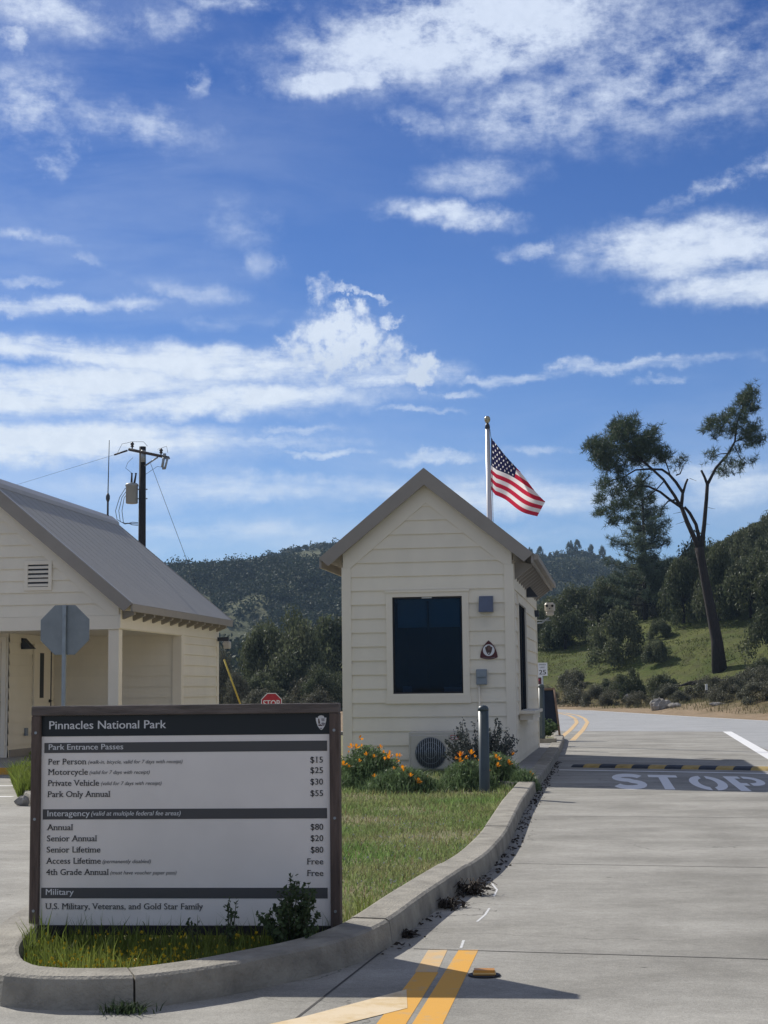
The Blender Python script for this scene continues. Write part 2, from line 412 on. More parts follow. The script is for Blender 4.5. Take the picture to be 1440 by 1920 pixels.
M = {}
M['concrete'] = pavement('concrete', (0.245, 0.234, 0.204), (0.37, 0.355, 0.315), (0.145, 0.134, 0.114), rad(8.4), tracks=True)
M['asphalt'] = pavement('asphalt', (0.33, 0.335, 0.335), (0.39, 0.395, 0.395), (0.25, 0.25, 0.25), rad(60))
M['kerb'] = mat('kerb_concrete', (0.205, 0.19, 0.16), 0.9, 0, 5.5, 0.5, 70.0, col2=(0.40, 0.372, 0.31), detail=12)
M['slab'] = mat('slab_concrete', (0.27, 0.262, 0.245), 0.9, 0.12, 3.0, 0.2, 50)
M['joint'] = mat('joint_tar', (0.07, 0.066, 0.06), 0.9)
M['siding'] = mat('cream_siding', (0.82, 0.75, 0.61), 0.62, 0.05, 1.6, 0.08, 14.0, stretch=(1.2, 1.2, .6), island=0.025)
M['trim'] = mat('cream_trim', (0.84, 0.765, 0.625), 0.6, 0.03, 2.0)
M['fascia'] = mat('taupe_fascia', (0.30, 0.27, 0.235), 0.6, 0.06, 3.0)
M['roof'] = mat('roof_shingle', (0.26, 0.245, 0.23), 0.75, 0.16, 9.0, 0.3, 60, stretch=(1, 1, 1))
M['roofmetal'] = mat('roof_metal', (0.33, 0.312, 0.265), 0.55, 0.05, 1.5, metal=0.0)
M['ridge'] = mat('ridge_metal', (0.42, 0.41, 0.39), 0.45, 0.05, 3.0)
M['dark_steel'] = mat('dark_bronze', (0.035, 0.042, 0.06), 0.45, 0.15, 6)
M['lamp_blue'] = mat('blue_grey_metal', (0.10, 0.125, 0.185), 0.5, 0.1, 8)
M['black'] = mat('black_rubber', (0.018, 0.018, 0.02), 0.6)
M['galv'] = mat('galvanised', (0.30, 0.335, 0.36), 0.45, 0.12, 6, metal=0.55)
M['sign_back'] = mat('bare_aluminium', (0.235, 0.255, 0.262), 0.4, 0.14, 3, metal=0.5)
M['grey_box'] = mat('grey_enamel', (0.24, 0.28, 0.315), 0.5, 0.06, 5)
M['white_metal'] = mat('white_enamel', (0.50, 0.47, 0.41), 0.45, 0.04, 4)
M['fan_dark'] = mat('fan_dark', (0.03, 0.034, 0.042), 0.6)
M['red_label'] = mat('red_label', (0.42, 0.05, 0.05), 0.6)
M['wood'] = mat('weathered_wood', (0.105, 0.078, 0.066), 0.85, 0.35, 7.0, 0.35, 30, col2=None, stretch=(6, 6, 0.7))
M['wood_h'] = mat('weathered_rail', (0.125, 0.105, 0.095), 0.85, 0.35, 7.0, 0.35, 30, stretch=(0.7, 6, 6))
M['wood_dark'] = mat('stained_wood', (0.022, 0.020, 0.022), 0.85, 0.3, 7.0)
M['panel'] = mat('sign_panel_grey', (0.80, 0.76, 0.715), 0.42, 0.055, 2.6, 0.03, 8.0, detail=10)
M['header'] = mat('sign_header', (0.012, 0.017, 0.020), 0.5)
M['bar'] = mat('sign_bar', (0.075, 0.075, 0.077), 0.55)
M['ink_light'] = mat('ink_light', (0.68, 0.69, 0.70), 0.6)
M['ink_dark'] = mat('ink_dark', (0.016, 0.016, 0.018), 0.6)
M['ink_grey'] = mat('ink_grey', (0.085, 0.085, 0.09), 0.6)
M['emb_white'] = mat('emblem_white', (0.72, 0.72, 0.72), 0.6)
M['emb_brown'] = mat('emblem_brown', (0.085, 0.05, 0.04), 0.6)
M['emb_grey'] = mat('emblem_grey', (0.25, 0.24, 0.245), 0.6)
M['maroon'] = mat('maroon_enamel', (0.085, 0.018, 0.02), 0.5)
M['stop_red'] = mat('stop_red', (0.42, 0.02, 0.03), 0.5)
M['sign_white'] = mat('sign_white', (0.72, 0.73, 0.72), 0.5)
M['bollard'] = mat('bollard_slate', (0.055, 0.075, 0.085), 0.42, 0.12, 5.0)
M['pole_wood'] = mat('creosote_pole', (0.022, 0.02, 0.02), 0.9, 0.3, 6.0, 0.3, 20, stretch=(6, 6, 0.6))
M['xarm'] = mat('crossarm_wood', (0.07, 0.06, 0.055), 0.9, 0.2, 6)
M['insul'] = mat('insulator', (0.045, 0.035, 0.035), 0.35)
M['tank'] = mat('transformer_grey', (0.30, 0.32, 0.31), 0.5, 0.05, 4)
M['cable'] = mat('cable', (0.055, 0.06, 0.07), 0.6)
M['pole_white'] = mat('flagpole_silver', (0.55, 0.54, 0.55), 0.35, 0.04, 3, metal=0.3)
M['ball'] = mat('finial_gold', (0.42, 0.38, 0.26), 0.3, metal=0.7)
M['yellow_guard'] = mat('yellow_guard', (0.62, 0.47, 0.07), 0.6)
M['yellow'] = paint('yellow_paint', (0.72, 0.37, 0.05), (0.42, 0.36, 0.24), 0.33)
M['yellow_faded'] = paint('yellow_faded', (0.66, 0.44, 0.20), (0.50, 0.44, 0.33), 0.40)
M['cream_paint'] = paint('cream_paint', (0.74, 0.60, 0.40), (0.60, 0.42, 0.18), 0.42, 4.0)
M['white_paint'] = paint('white_paint', (0.80, 0.80, 0.79), (0.5, 0.49, 0.48), 0.29)
M['white_thin'] = paint('white_scrape', (0.66, 0.66, 0.65), (0.42, 0.41, 0.39), 0.38, 14)
M['bump_black'] = mat('bump_rubber', (0.035, 0.042, 0.055), 0.7, 0.3, 9, 0.2, 30)
M['bump_yellow'] = mat('bump_yellow', (0.40, 0.29, 0.10), 0.7, 0.25, 9, 0.2, 30)
M['amber'] = mat('amber_plastic', (0.55, 0.24, 0.03), 0.35)
M['chalk'] = mat('chalkboard', (0.012, 0.02, 0.035), 0.8, 0.2, 5)
M['oak_wood'] = mat('light_wood', (0.26, 0.17, 0.11), 0.7, 0.2, 6)
M['soil'] = mat('soil', (0.075, 0.065, 0.035), 0.95, 0.35, 3.0, 0.6, 30, col2=None)
M['lawn'] = mat('lawn_base', (0.13, 0.15, 0.055), 0.95, 0.0, 2.2, 0.8, 40, col2=(0.25, 0.205, 0.11), detail=11)
M['rock'] = mat('pale_rock', (0.30, 0.28, 0.25), 0.9, 0.35, 3.0, 0.6, 10)
M['bark'] = mat('pine_bark', (0.03, 0.022, 0.019), 0.95, 0.45, 6.0, 0.9, 14, stretch=(3, 3, 0.6))
M['dead_wood'] = mat('dead_wood', (0.07, 0.058, 0.05), 0.95, 0.35, 5)
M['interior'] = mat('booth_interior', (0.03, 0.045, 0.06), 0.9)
M['blind'] = mat('roller_blind', (0.30, 0.50, 0.50), 0.8)
M['paper'] = mat('paper', (0.5, 0.52, 0.53), 0.8)
LEAF = dict(rough=0.6, spec=0.25, island=0.45)
M['grass'] = mat('grass_green', (0.12, 0.175, 0.03), trans=0.45, col2=(0.19, 0.215, 0.05), vs=1.2, **LEAF)
M['grass_lawn'] = mat('grass_lawn', (0.15, 0.27, 0.07), trans=0.45, col2=(0.29, 0.285, 0.135), vs=0.75, **LEAF)
M['grass_slope'] = mat('grass_slope', (0.075, 0.105, 0.026), trans=0.35, col2=(0.155, 0.16, 0.05), vs=0.35, **LEAF)
M['straw'] = mat('dry_straw', (0.25, 0.19, 0.10), trans=0.3, **LEAF)
M['grass_dry'] = mat('grass_dry', (0.20, 0.16, 0.09), trans=0.3, col2=(0.15, 0.15, 0.065), vs=0.25, **LEAF)
M['poppy_leaf'] = mat('poppy_leaf', (0.13, 0.19, 0.085), trans=0.35, **LEAF)
M['poppy'] = mat('poppy_orange', (0.88, 0.32, 0.012), 0.5, island=0.2, trans=0.45)
M['sage'] = mat('sage_leaf', (0.085, 0.10, 0.092), trans=0.2, **LEAF)
M['weed'] = mat('weed_leaf', (0.07, 0.105, 0.045), trans=0.3, **LEAF)
M['weed_stem'] = mat('weed_stem', (0.07, 0.075, 0.04), 0.7)
M['yflower'] = mat('yellow_petal', (0.72, 0.52, 0.02), 0.5, island=0.15)
M['wflower'] = mat('white_petal', (0.6, 0.6, 0.56), 0.6, island=0.2)
M['oakleaf'] = mat('oak_leaf', (0.085, 0.105, 0.055), trans=0.3, col2=(0.14, 0.15, 0.08), vs=0.9, **LEAF)
M['darkleaf'] = mat('dark_leaf', (0.064, 0.084, 0.042), trans=0.3, col2=(0.12, 0.132, 0.066), vs=0.9, **LEAF)
M['greyleaf'] = mat('grey_leaf', (0.11, 0.118, 0.082), trans=0.25, col2=(0.165, 0.16, 0.105), vs=0.9, **LEAF)
M['brushleaf'] = mat('brush_leaf', (0.125, 0.115, 0.08), trans=0.25, col2=(0.10, 0.11, 0.065), vs=0.8, **LEAF)
M['needle'] = mat('pine_needle', (0.06, 0.088, 0.045), trans=0.3, **LEAF)
M['needle2'] = mat('grey_pine_needle', (0.10, 0.135, 0.09), trans=0.3, **LEAF)
M['chaparral'] = mat('chaparral_leaf', (0.042, 0.057, 0.032), 0.7, spec=0.12, island=0.5, trans=0.12, col2=(0.07, 0.083, 0.045), vs=0.02)
M['litter'] = mat('leaf_litter', (0.05, 0.04, 0.032), 0.9, island=0.5)


def glass_mat():
    m_ = bpy.data.materials.new('tinted_glass'); m_.use_nodes = True
    nt = m_.node_tree; N = nt.nodes; N.remove(N['Principled BSDF'])
    g = N.new('ShaderNodeBsdfGlossy'); g.inputs['Roughness'].default_value = 0.02; g.inputs['Color'].default_value = (0.55, 0.75, 1, 1)
    t = N.new('ShaderNodeBsdfTransparent'); t.inputs[0].default_value = (0.34, 0.46, 0.56, 1)
    f = N.new('ShaderNodeFresnel'); f.inputs[0].default_value = 1.3
    x = N.new('ShaderNodeMixShader')
    nt.links.new(f.outputs[0], x.inputs[0]); nt.links.new(t.outputs[0], x.inputs[1]); nt.links.new(g.outputs[0], x.inputs[2])
    nt.links.new(x.outputs[0], N['Material Output'].inputs[0])
    return m_


M['glass'] = glass_mat()

# ------------------------------------------------------------------ helpers: lettering
_tc = {}


def glyphs(s, bold=0.0, shear=0.0, serif=False):
    """Outline of a line of text at size 1 as (verts, polys, cap height, x range)."""
    key = (s, bold, shear, serif)
    if key in _tc: return _tc[key]
    cu = bpy.data.curves.new('lettering', 'FONT'); cu.body = s; cu.size = 1.0; cu.offset = bold; cu.shear = shear; cu.resolution_u = 3
    ob = bpy.data.objects.new('lettering', cu); COL.objects.link(ob)
    dg = bpy.context.evaluated_depsgraph_get()
    me = bpy.data.meshes.new_from_object(ob.evaluated_get(dg))
    v = [(p.co.x, p.co.y) for p in me.vertices]; f = [tuple(p.vertices) for p in me.polygons]
    bpy.data.objects.remove(ob); bpy.data.curves.remove(cu); bpy.data.meshes.remove(me)
    sv = []
    if serif:
        cnt = {}
        for p in f:
            for a, b in zip(p, p[1:] + p[:1]): cnt[frozenset((a, b))] = cnt.get(frozenset((a, b)), 0) + 1
        cap = glyphs('H')[2]; xh = max(y for x, y in glyphs('x')[0]); asc = max(y for x, y in glyphs('l')[0])
        for e, c in cnt.items():
            if c != 1 or len(e) != 2: continue
            a, b = [v[i] for i in e]
            if abs(a[1] - b[1]) > 0.004: continue
            x0, x1 = min(a[0], b[0]), max(a[0], b[0])
            if not 0.06 < x1 - x0 < 0.17: continue
            y = a[1]
            if abs(y) < 0.012: sv.append((x0 - 0.07, x1 + 0.07, y, y + 0.045))
            elif abs(y - cap) < 0.006: sv.append((x0 - 0.07, x1 + 0.07, y - 0.045, y))
            elif min(abs(y - xh), abs(y - asc)) < 0.012: sv.append((x0 - 0.085, x1, y - 0.05, y))
    cap = max(y for x, y in v) if s == 'H' else glyphs('H')[2]
    r = (v, f, cap, (min(x for x, y in v), max(x for x, y in v)), sv)
    _tc[key] = r
    return r


def letter(mb, s, x, y, cap, place, width=None, align='L', bold=0.0, shear=0.0, serif=False, mi=0):
    if bold > 0:
        e = bold * cap / 0.7
        for k, q in enumerate((-e, e)): letter(mb, s, x + q, y, cap, lambda a, b, c, k=k: place(a, b, c + 0.35 * k), width, align, 0.0, shear, serif, mi)
        return
    v, f, c, (xa, xb), sv = glyphs(s, 0.0, shear, serif)
    ky = cap / c; kx = width / (xb - xa) if width else ky
    off = x - xa * kx if align == 'L' else (x - xb * kx if align == 'R' else x - (xa + xb) / 2 * kx)
    b = len(mb.v)
    mb.v.extend([tuple(place(off + p[0] * kx, y + p[1] * ky, 0)) for p in v])
    for p in f: mb.f.append(tuple(b + i for i in p)); mb.m.append(mi); mb.sm.append(False)
    for (x0, x1, y0, y1) in sv:
        mb.face([place(off + x0 * kx, y + y0 * ky, 1), place(off + x1 * kx, y + y0 * ky, 1), place(off + x1 * kx, y + y1 * ky, 1), place(off + x0 * kx, y + y1 * ky, 1)], mi)

# ------------------------------------------------------------------ lie of the land
EDGE = [(18, -60), (16, 20), (14.2, 44), (13, 52), (12, 61), (11.2, 70), (10.4, 79), (8.4, 88), (4.4, 97), (-3, 106), (-14, 114), (-40, 126), (-90, 140), (-200, 160)]


def beyond(x, y):
    """Distance past the road's far edge (negative on the road side)."""
    best = 1e9; sg = 1
    for (ax, ay), (bx, by) in zip(EDGE, EDGE[1:]):
        dx, dy = bx - ax, by - ay
        t = min(1, max(0, ((x - ax) * dx + (y - ay) * dy) / (dx * dx + dy * dy)))
        ex, ey = x - ax - t * dx, y - ay - t * dy; d = math.hypot(ex, ey)
        if d < best - 1e-9: best = d; sg = 1 if dx * ey - dy * ex < 0 else -1
    return best * sg


def land(x, y):
    k = beyond(x, y)
    if k < 0: return -0.06
    k = min(k, 90)
    w = min(1, max(0, (x + 14) / 24)); w = w * w * (3 - 2 * w)
    z = -0.06 + min(k, .6) * .1
    if k > .6: z += .13 * (min(k, 6) - .6)
    g = min(1, max(0, (x / max(y, 1) - .13) / .09)); g = g * g * (3 - 2 * g)
    if k > 6: z += (.05 + .22 * w) * (min(k, 23) - 6)
    if k > 12: z += .085 * w * (min(k, 24) - 12)
    if k > 23: z += (.05 + .22 * w) * (.02 + .80 * g) * (min(k, 46) - 23)
    if k > 46: z += (.02 + .08 * w) * g * (k - 46)
    z += 5 * math.exp(-((x - 66) / 30) ** 2 - ((y - 170) / 45) ** 2)
    z += min(1, max(0, k / 12)) * .5 * (math.sin(x * .21 + 1) * math.sin(y * .17) + .6 * math.sin(x * .5 + y * .37))
    return z


def ground_mat():
    m_ = bpy.data.materials.new('ground_cover'); m_.use_nodes = True
    nt = m_.node_tree; N = nt.nodes; P = N['Principled BSDF']; P.inputs['Roughness'].default_value = 0.95; P.inputs['Specular IOR Level'].default_value = 0.1
    at = N.new('ShaderNodeAttribute'); at.attribute_name = 'past_edge'
    tc = N.new('ShaderNodeTexCoord')
    def nz(s, d):
        n = N.new('ShaderNodeTexNoise'); n.inputs['Scale'].default_value = s; n.inputs['Detail'].default_value = d; n.inputs['Roughness'].default_value = 0.65
        nt.links.new(tc.outputs['Object'], n.inputs[0]); return n.outputs['Fac']
    def mr(v, a, b, c=0.0, d=1.0):
        r = N.new('ShaderNodeMapRange'); nt.links.new(v, r.inputs[0])
        for i, q in enumerate((a, b, c, d)): r.inputs[i + 1].default_value = q
        return r.outputs[0]
    def mx(f, a, b):
        x = N.new('ShaderNodeMix'); x.data_type = 'RGBA'; nt.links.new(f, x.inputs[0])
        for s_, v in ((6, a), (7, b)):
            if isinstance(v, tuple): x.inputs[s_].default_value = v
            else: nt.links.new(v, x.inputs[s_])
        return x.outputs[2]
    wob = N.new('ShaderNodeMath'); wob.operation = 'ADD'; nt.links.new(at.outputs['Fac'], wob.inputs[0]); nt.links.new(mr(nz(0.3, 5), .2, .8, -2.5, 2.5), wob.inputs[1])
    green = mx(mr(nz(0.28, 9), .38, .62), (0.072, 0.098, 0.024, 1), (0.125, 0.138, 0.040, 1))
    green = mx(mr(nz(1.6, 9), .42, .68, 0, .8), green, (0.075, 0.07, 0.035, 1))
    dry = mx(mr(nz(0.9, 6), .35, .65), (0.15, 0.115, 0.06, 1), (0.105, 0.10, 0.042, 1))
    dirt = mx(mr(nz(1.5, 6), .35, .65), (0.36, 0.27, 0.18, 1), (0.27, 0.20, 0.125, 1))
    c = mx(mr(wob.outputs[0], 5.5, 9.5), dry, green); c = mx(mr(wob.outputs[0], 1.2, 3.2), dirt, c)
    nt.links.new(c, P.inputs['Base Color'])
    bp = N.new('ShaderNodeBump'); bp.inputs['Strength'].default_value = 0.8; bp.inputs['Distance'].default_value = 0.15
    nt.links.new(nz(4.0, 8), bp.inputs['Height']); nt.links.new(bp.outputs[0], P.inputs['Normal'])
    return m_


def build_ground():
    xs = np.concatenate([[-3000, -1200, -600, -350], np.arange(-250, -30, 8), np.arange(-30, 70, 1.5), np.arange(70, 260, 8), [350, 600, 1200, 3000]])
    ys = np.concatenate([[-3000, -1000, -300], np.arange(-100, 40, 10), np.arange(40, 150, 1.5), np.arange(150, 270, 6), [350, 600, 1500, 4000]])
    v = []; q = []
    for y in ys:
        for x in xs:
            q.append(beyond(x, y)); v.append((x, y, land(x, y)))
    nx = len(xs); f = [(j * nx + i, j * nx + i + 1, (j + 1) * nx + i + 1, (j + 1) * nx + i) for j in range(len(ys) - 1) for i in range(nx - 1)]
    o = mesh_np('ground', v, f, ground_mat(), smooth=True); tag(o, kind='structure')
    a = o.data.attributes.new('past_edge', 'FLOAT', 'POINT'); a.data.foreach_set('value', np.array(q, dtype=np.float32))


RIDGE = [(-420, 44), (-260, 52), (-150, 50), (-90, 49.1), (-84, 50.8), (-69, 51), (-54, 51.7), (-41, 55.4), (-28, 57.4), (-17, 58.6), (0, 60), (25, 57), (45, 53), (62, 52.7), (68, 51.6), (76, 54.7), (81, 53.6), (95, 49.5), (111, 45.7), (150, 42), (220, 50), (400, 55), (620, 40)]


def _n2(x, y):
    return (math.sin(x * .021 + 1.3 * math.sin(y * .013)) * math.cos(y * .019 + .7) + .5 * math.sin(x * .052 + y * .031 + 2) + .3 * math.sin(x * .11 - y * .083))


def hill_z(x, y):
    r = float(np.interp(x * 620 / max(y, 320) if y < 620 else x, [a for a, b in RIDGE], [b for a, b in RIDGE]))
    t = (y - 150) / (620 - 150)
    if t <= 0: return -3 + 0 * r
    if t <= 1:
        s = t ** 1.25
        return -3 + (r + 3) * s + _n2(x, y) * 5.0 * math.sin(math.pi * min(1, t)) ** 0.8
    return r - (y - 620) * 0.22


def build_hill():
    xs = np.arange(-460, 640, 9.0); ys = np.concatenate([np.arange(150, 640, 8.0), np.arange(640, 900, 40)])
    v = [(x, y, hill_z(x, y)) for y in ys for x in xs]; nx = len(xs)
    f = [(j * nx + i, j * nx + i + 1, (j + 1) * nx + i + 1, (j + 1) * nx + i) for j in range(len(ys) - 1) for i in range(nx - 1)]
    o = mesh_np('hill', v, f, mat('hill_grass', (0.06, 0.075, 0.038), 0.95, 0, 0.035, 0, col2=(0.125, 0.125, 0.065), spec=0.1, detail=9), smooth=True)
    tag(o, kind='structure')


build_ground(); build_hill()

# ------------------------------------------------------------------ paving
def sheet(name, poly, z, m_):
    mb = MB(); mb.face([(x, y, z) for x, y in poly]); return tag(mb.build(name, m_), kind='structure')


R_ = Vector((0.98920, -0.14657, 0)); D_ = Vector((0.14657, 0.98920, 0))        # lane frame: across, along
YAW = -math.atan2(0.14657, 0.98920)
def lane(r, s): p = R_ * r + D_ * s; return (p.x, p.y)


road_poly = [(-45, -30), (18, -30), (16, 20), (14.2, 44), (13, 52), (12, 61), (11.2, 70), (10.4, 79), (8.4, 88), (4.4, 97), (-3, 106), (-14, 114), (-40, 126), (-44, 118), (-17, 106), (-7, 98.5), (-.5, 91), (3.2, 84), (4.6, 76), (4.4, 66), (3.0, 55), (0.5, 46), (-45, 46)]
sheet('asphalt_road', road_poly, 0.0, M['asphalt'])
cpoly = [lane(-34, -22), lane(2.78, -22), lane(2.78, 42.0), (5.245, 43.25), (1.0, 44.6), (-34, 44.6)]
sheet('concrete_road', cpoly, 0.004, M['concrete'])


def strip(mb, pts, w, z, mi=0):
    """A painted line of width w along ground points."""
    P = [Vector((p[0], p[1], 0)) for p in pts]; L = []
    for i, p in enumerate(P):
        t = (P[min(i + 1, len(P) - 1)] - P[max(i - 1, 0)]).normalized(); n = Vector((-t.y, t.x, 0)) * (w / 2); L.append((p + n, p - n))
    for (a, b), (c, d) in zip(L, L[1:]): mb.face([(b.x, b.y, z), (d.x, d.y, z), (c.x, c.y, z), (a.x, a.y, z)], mi)


mb = MB()                                                     # saw-cut joints in the concrete
JS = []
for s in (-2.4, 1.2, 4.6, 7.55, 11.2, 15.25, 19.0, 27.2, 31.5, 35.7, 39.6):
    r0 = -1.12 if s > 6 else -9
    if s > 6: r0 = -1.0
    a = lane(r0, s); b = lane(2.7, s); JS.append((a, (b[0], b[1] - 0.10 * (b[0] - a[0]))))
JS.append(((-0.02, 7.62), (-0.36, 6.05))); JS.append(((-0.36, 6.05), (-1.4, 1.0)))
for s in (13.0, 17.3, 21.8): JS.append(((-16, s + 0.5), (-3.4 - (s - 13) * .2, s)))
for a, b in JS: strip(mb, [a, b], 0.011, 0.0055)
for a, b in [((14.0, 40.0), (5.3, 43.2)), ((5.3, 43.2), (1.5, 44.5))]: strip(mb, [a, b], 0.03, 0.0055)
tag(mb.build('pavement_joints', M['joint']), kind='structure')

mb = MB()                                                     # double yellow line beside the nose of the island
ye = lambda a, b, c, d: mb.face([(*a, 0.0052), (*b, 0.0052), (*c, 0.0052), (*d, 0.0052)])
ye((-0.30, 4.4), (-0.17, 4.4), (0.215, 6.99), (0.118, 7.0))
ye((-0.155, 4.4), (-0.02, 4.4), (0.425, 7.56), (0.332, 7.567))
strip(mb, [(-2.75, 5.2), (-2.4, 6.9), (-2.02, 8.45), (-1.95, 8.8)], 0.10, 0.0052)
YC = [(4.27, 35.9), (5.6, 44.5), (6.85, 53.2), (7.55, 59.4), (8.1, 66), (8.3, 72), (7.9, 78), (6.2, 85), (2.4, 93), (-4.5, 101.5), (-16, 110)]
tag(mb.build('yellow_line_markings', M['yellow']), kind='structure')
mb = MB(); strip(mb, YC, 0.13, 0.0052); strip(mb, [(x - 0.36, y) for x, y in YC], 0.13, 0.0052); ye((0.112, 7.005), (0.21, 6.995), (0.278, 7.57), (0.187, 7.577)); tag(mb.build('faded_yellow_marking', M['yellow_faded']), kind='structure')
mb = MB(); mb.face([(-0.75, 5.30, 0.0064), (-0.19, 5.93, 0.0064), (0.069, 6.227, 0.0064), (0.07, 6.602, 0.0064), (-0.33, 6.09, 0.0064), (-0.95, 5.45, 0.0064)])
tag(mb.build('cream_paint_marking', M['cream_paint']), kind='structure')
mb = MB()                                                     # white lines
strip(mb, [(8.98, 41.2), (6.63, 27.2), (5.6, 21.0), (2.6, 3.0)], 0.22, 0.0052)
strip(mb, [(2.56, 23.42), (5.6, 21.68)], 0.15, 0.0052)
strip(mb, [(-8.5, 21.7), (-4.98, 21.02)], 0.12, 0.0052); strip(mb, [(-8.5, 19.6), (-4.5, 18.86)], 0.12, 0.0052); strip(mb, [(-8, 12.6), (-3.0, 11.9)], 0.10, 0.0052)
strip(mb, [(16.0 - 0.25, 20), (13.95, 44), (12.75, 52), (11.75, 61), (10.95, 70), (10.15, 79), (8.15, 88), (4.2, 96.6), (-3.1, 105.5)], 0.12, 0.0052)
tag(mb.build('white_line_markings', M['white_paint']), kind='structure')
mb = MB()
for pts in ([(0.345, 7.62), (0.37, 7.85)], [(0.47, 8.45), (0.53, 8.7), (0.57, 8.95)], [(0.63, 9.45), (0.67, 9.75), (0.66, 10.05)]): strip(mb, pts, 0.013, 0.0052)
tag(mb.build('chalk_scrape_markings', M['white_thin']), kind='structure')

# STOP lettering, stencilled on the lane
mb = MB()
ER = Vector((0.871, -0.491, 0)); ES = Vector((0.140, 0.990, 0)); O_ = Vector((3.385, 18.76, 0))
def sp(t, h): p = O_ + ER * t + ES * h; return (p.x, p.y, 0.0053)
def arc(cx, cy, rx, ry, a0, a1, n=14): return [(cx + rx * math.cos(rad(a0 + (a1 - a0) * i / n)), cy + ry * math.sin(rad(a0 + (a1 - a0) * i / n))) for i in range(n + 1)]
def band(outer, inner):
    for (a, b), (c, d) in zip(zip(outer, outer[1:]), zip(inner, inner[1:])): mb.face([sp(*a), sp(*b), sp(*d), sp(*c)])
def ribbon(pts, w):                                         # S as one swept ribbon (w across, 2.6x as deep along the lane)
    L = []
    for i, p in enumerate(pts):
        q, r = pts[min(i + 1, len(pts) - 1)], pts[max(i - 1, 0)]
        tx, ty = q[0] - r[0], (q[1] - r[1]) / 6.5; n = math.hypot(tx, ty); nx, ny = -ty / n, tx / n
        L.append(((p[0] + nx * w / 2, p[1] + ny * w / 2 * 6.5), (p[0] - nx * w / 2, p[1] - ny * w / 2 * 6.5)))
    band([a for a, b in L], [b for a, b in L])
cS = -0.50
ribbon(arc(cS, 2.26, .175, .56, 20, 270) + arc(cS, 0.86, .175, .62, 90, -160)[1:], 0.118)
for (x0, x1, y0, y1) in ((-0.205, 0.205, 2.48, 3.02), (-0.064, 0.064, 0, 2.48)): mb.face([sp(x0, y0), sp(x1, y0), sp(x1, y1), sp(x0, y1)])
cO = 0.56
band(arc(cO, 1.5, .235, 1.5, 100, 262), arc(cO, 1.5, .115, .93, 108, 255)); band(arc(cO, 1.5, .235, 1.5, 80, -82), arc(cO, 1.5, .115, .93, 72, -75))
cP = 0.93
for q in ([(cP - .065, 0), (cP + .06, 0), (cP + .06, 3.0), (cP - .065, 3.0)], [(cP + .06, 1.05), (cP + .14, 1.05), (cP + .14, 1.55), (cP + .06, 1.55)], [(cP + .06, 2.5), (cP + .14, 2.5), (cP + .14, 3.0), (cP + .06, 3.0)]): mb.face([sp(*p) for p in q])
band([(cP + .18, 3.0)] + arc(cP + .2, 2.02, .2, .98, 82, -82) + [(cP + .18, 1.05)], [(cP + .18, 2.5)] + arc(cP + .2, 2.02, .1, .46, 82, -82) + [(cP + .18, 1.55)])
tag(mb.build('stop_lettering', M['white_paint']), kind='structure')

# ------------------------------------------------------------------ island: kerb, lawn, walkway
OUT = [(-1.95, 9.0), (-1.93, 8.2), (-1.90, 7.5), (-1.84, 7.0), (-1.72, 6.6), (-1.548, 6.37), (-1.385, 6.295), (-1.2, 6.275), (-1.013, 6.284), (-0.719, 6.489), (-0.519, 6.716), (-0.248, 7.071), (-0.023, 7.623), (0.203, 8.654), (0.453, 9.757), (0.66, 10.65), (0.80, 11.45), (0.93, 12.3), (1.07, 13.4), (1.33, 15.5), (1.813, 19.0), (2.42, 23.2), (3.05, 27.8), (3.62, 32.2), (4.02, 35.4), (4.12, 37.2), (3.9, 38.5), (3.3, 39.3), (2.0, 40.0), (-1.0, 41), (-5.0, 38), (-6.0, 30), (-5.75, 24.2), (-5.1, 21.5), (-4.15, 17.9), (-3.72, 16.9), (-3.2, 14.6), (-2.52, 11.8), (-2.12, 9.9)]


def offset(poly, d):
    n = len(poly); r = []
    for i in range(n):
        p = Vector((*poly[i], 0)); a = (p - Vector((*poly[i - 1], 0))).normalized(); b = (Vector((*poly[(i + 1) % n], 0)) - p).normalized()
        na = Vector((-a.y, a.x, 0)); nb = Vector((-b.y, b.x, 0)); k = (na + nb).normalized(); c = max(0.5, k.dot(na))
        q = p + k * (d / c); r.append((q.x, q.y))
    return r


def resample(poly, step):
    r = []
    n = len(poly)
    for i in range(n):
        p0, p1, p2, p3 = [Vector((*poly[(i + k - 1) % n], 0)) for k in range(4)]
        m_ = max(1, int((p2 - p1).length / step))
        for j in range(m_):
            t = j / m_
            lin = p1.lerp(p2, t)
            cat = 0.5 * ((2 * p1) + (p2 - p0) * t + (2 * p0 - 5 * p1 + 4 * p2 - p3) * t * t + (3 * p1 - p0 - 3 * p2 + p3) * t ** 3)
            q = cat if (p2 - p1).length < 2.0 else lin
            r.append((q.x, q.y))
    return r


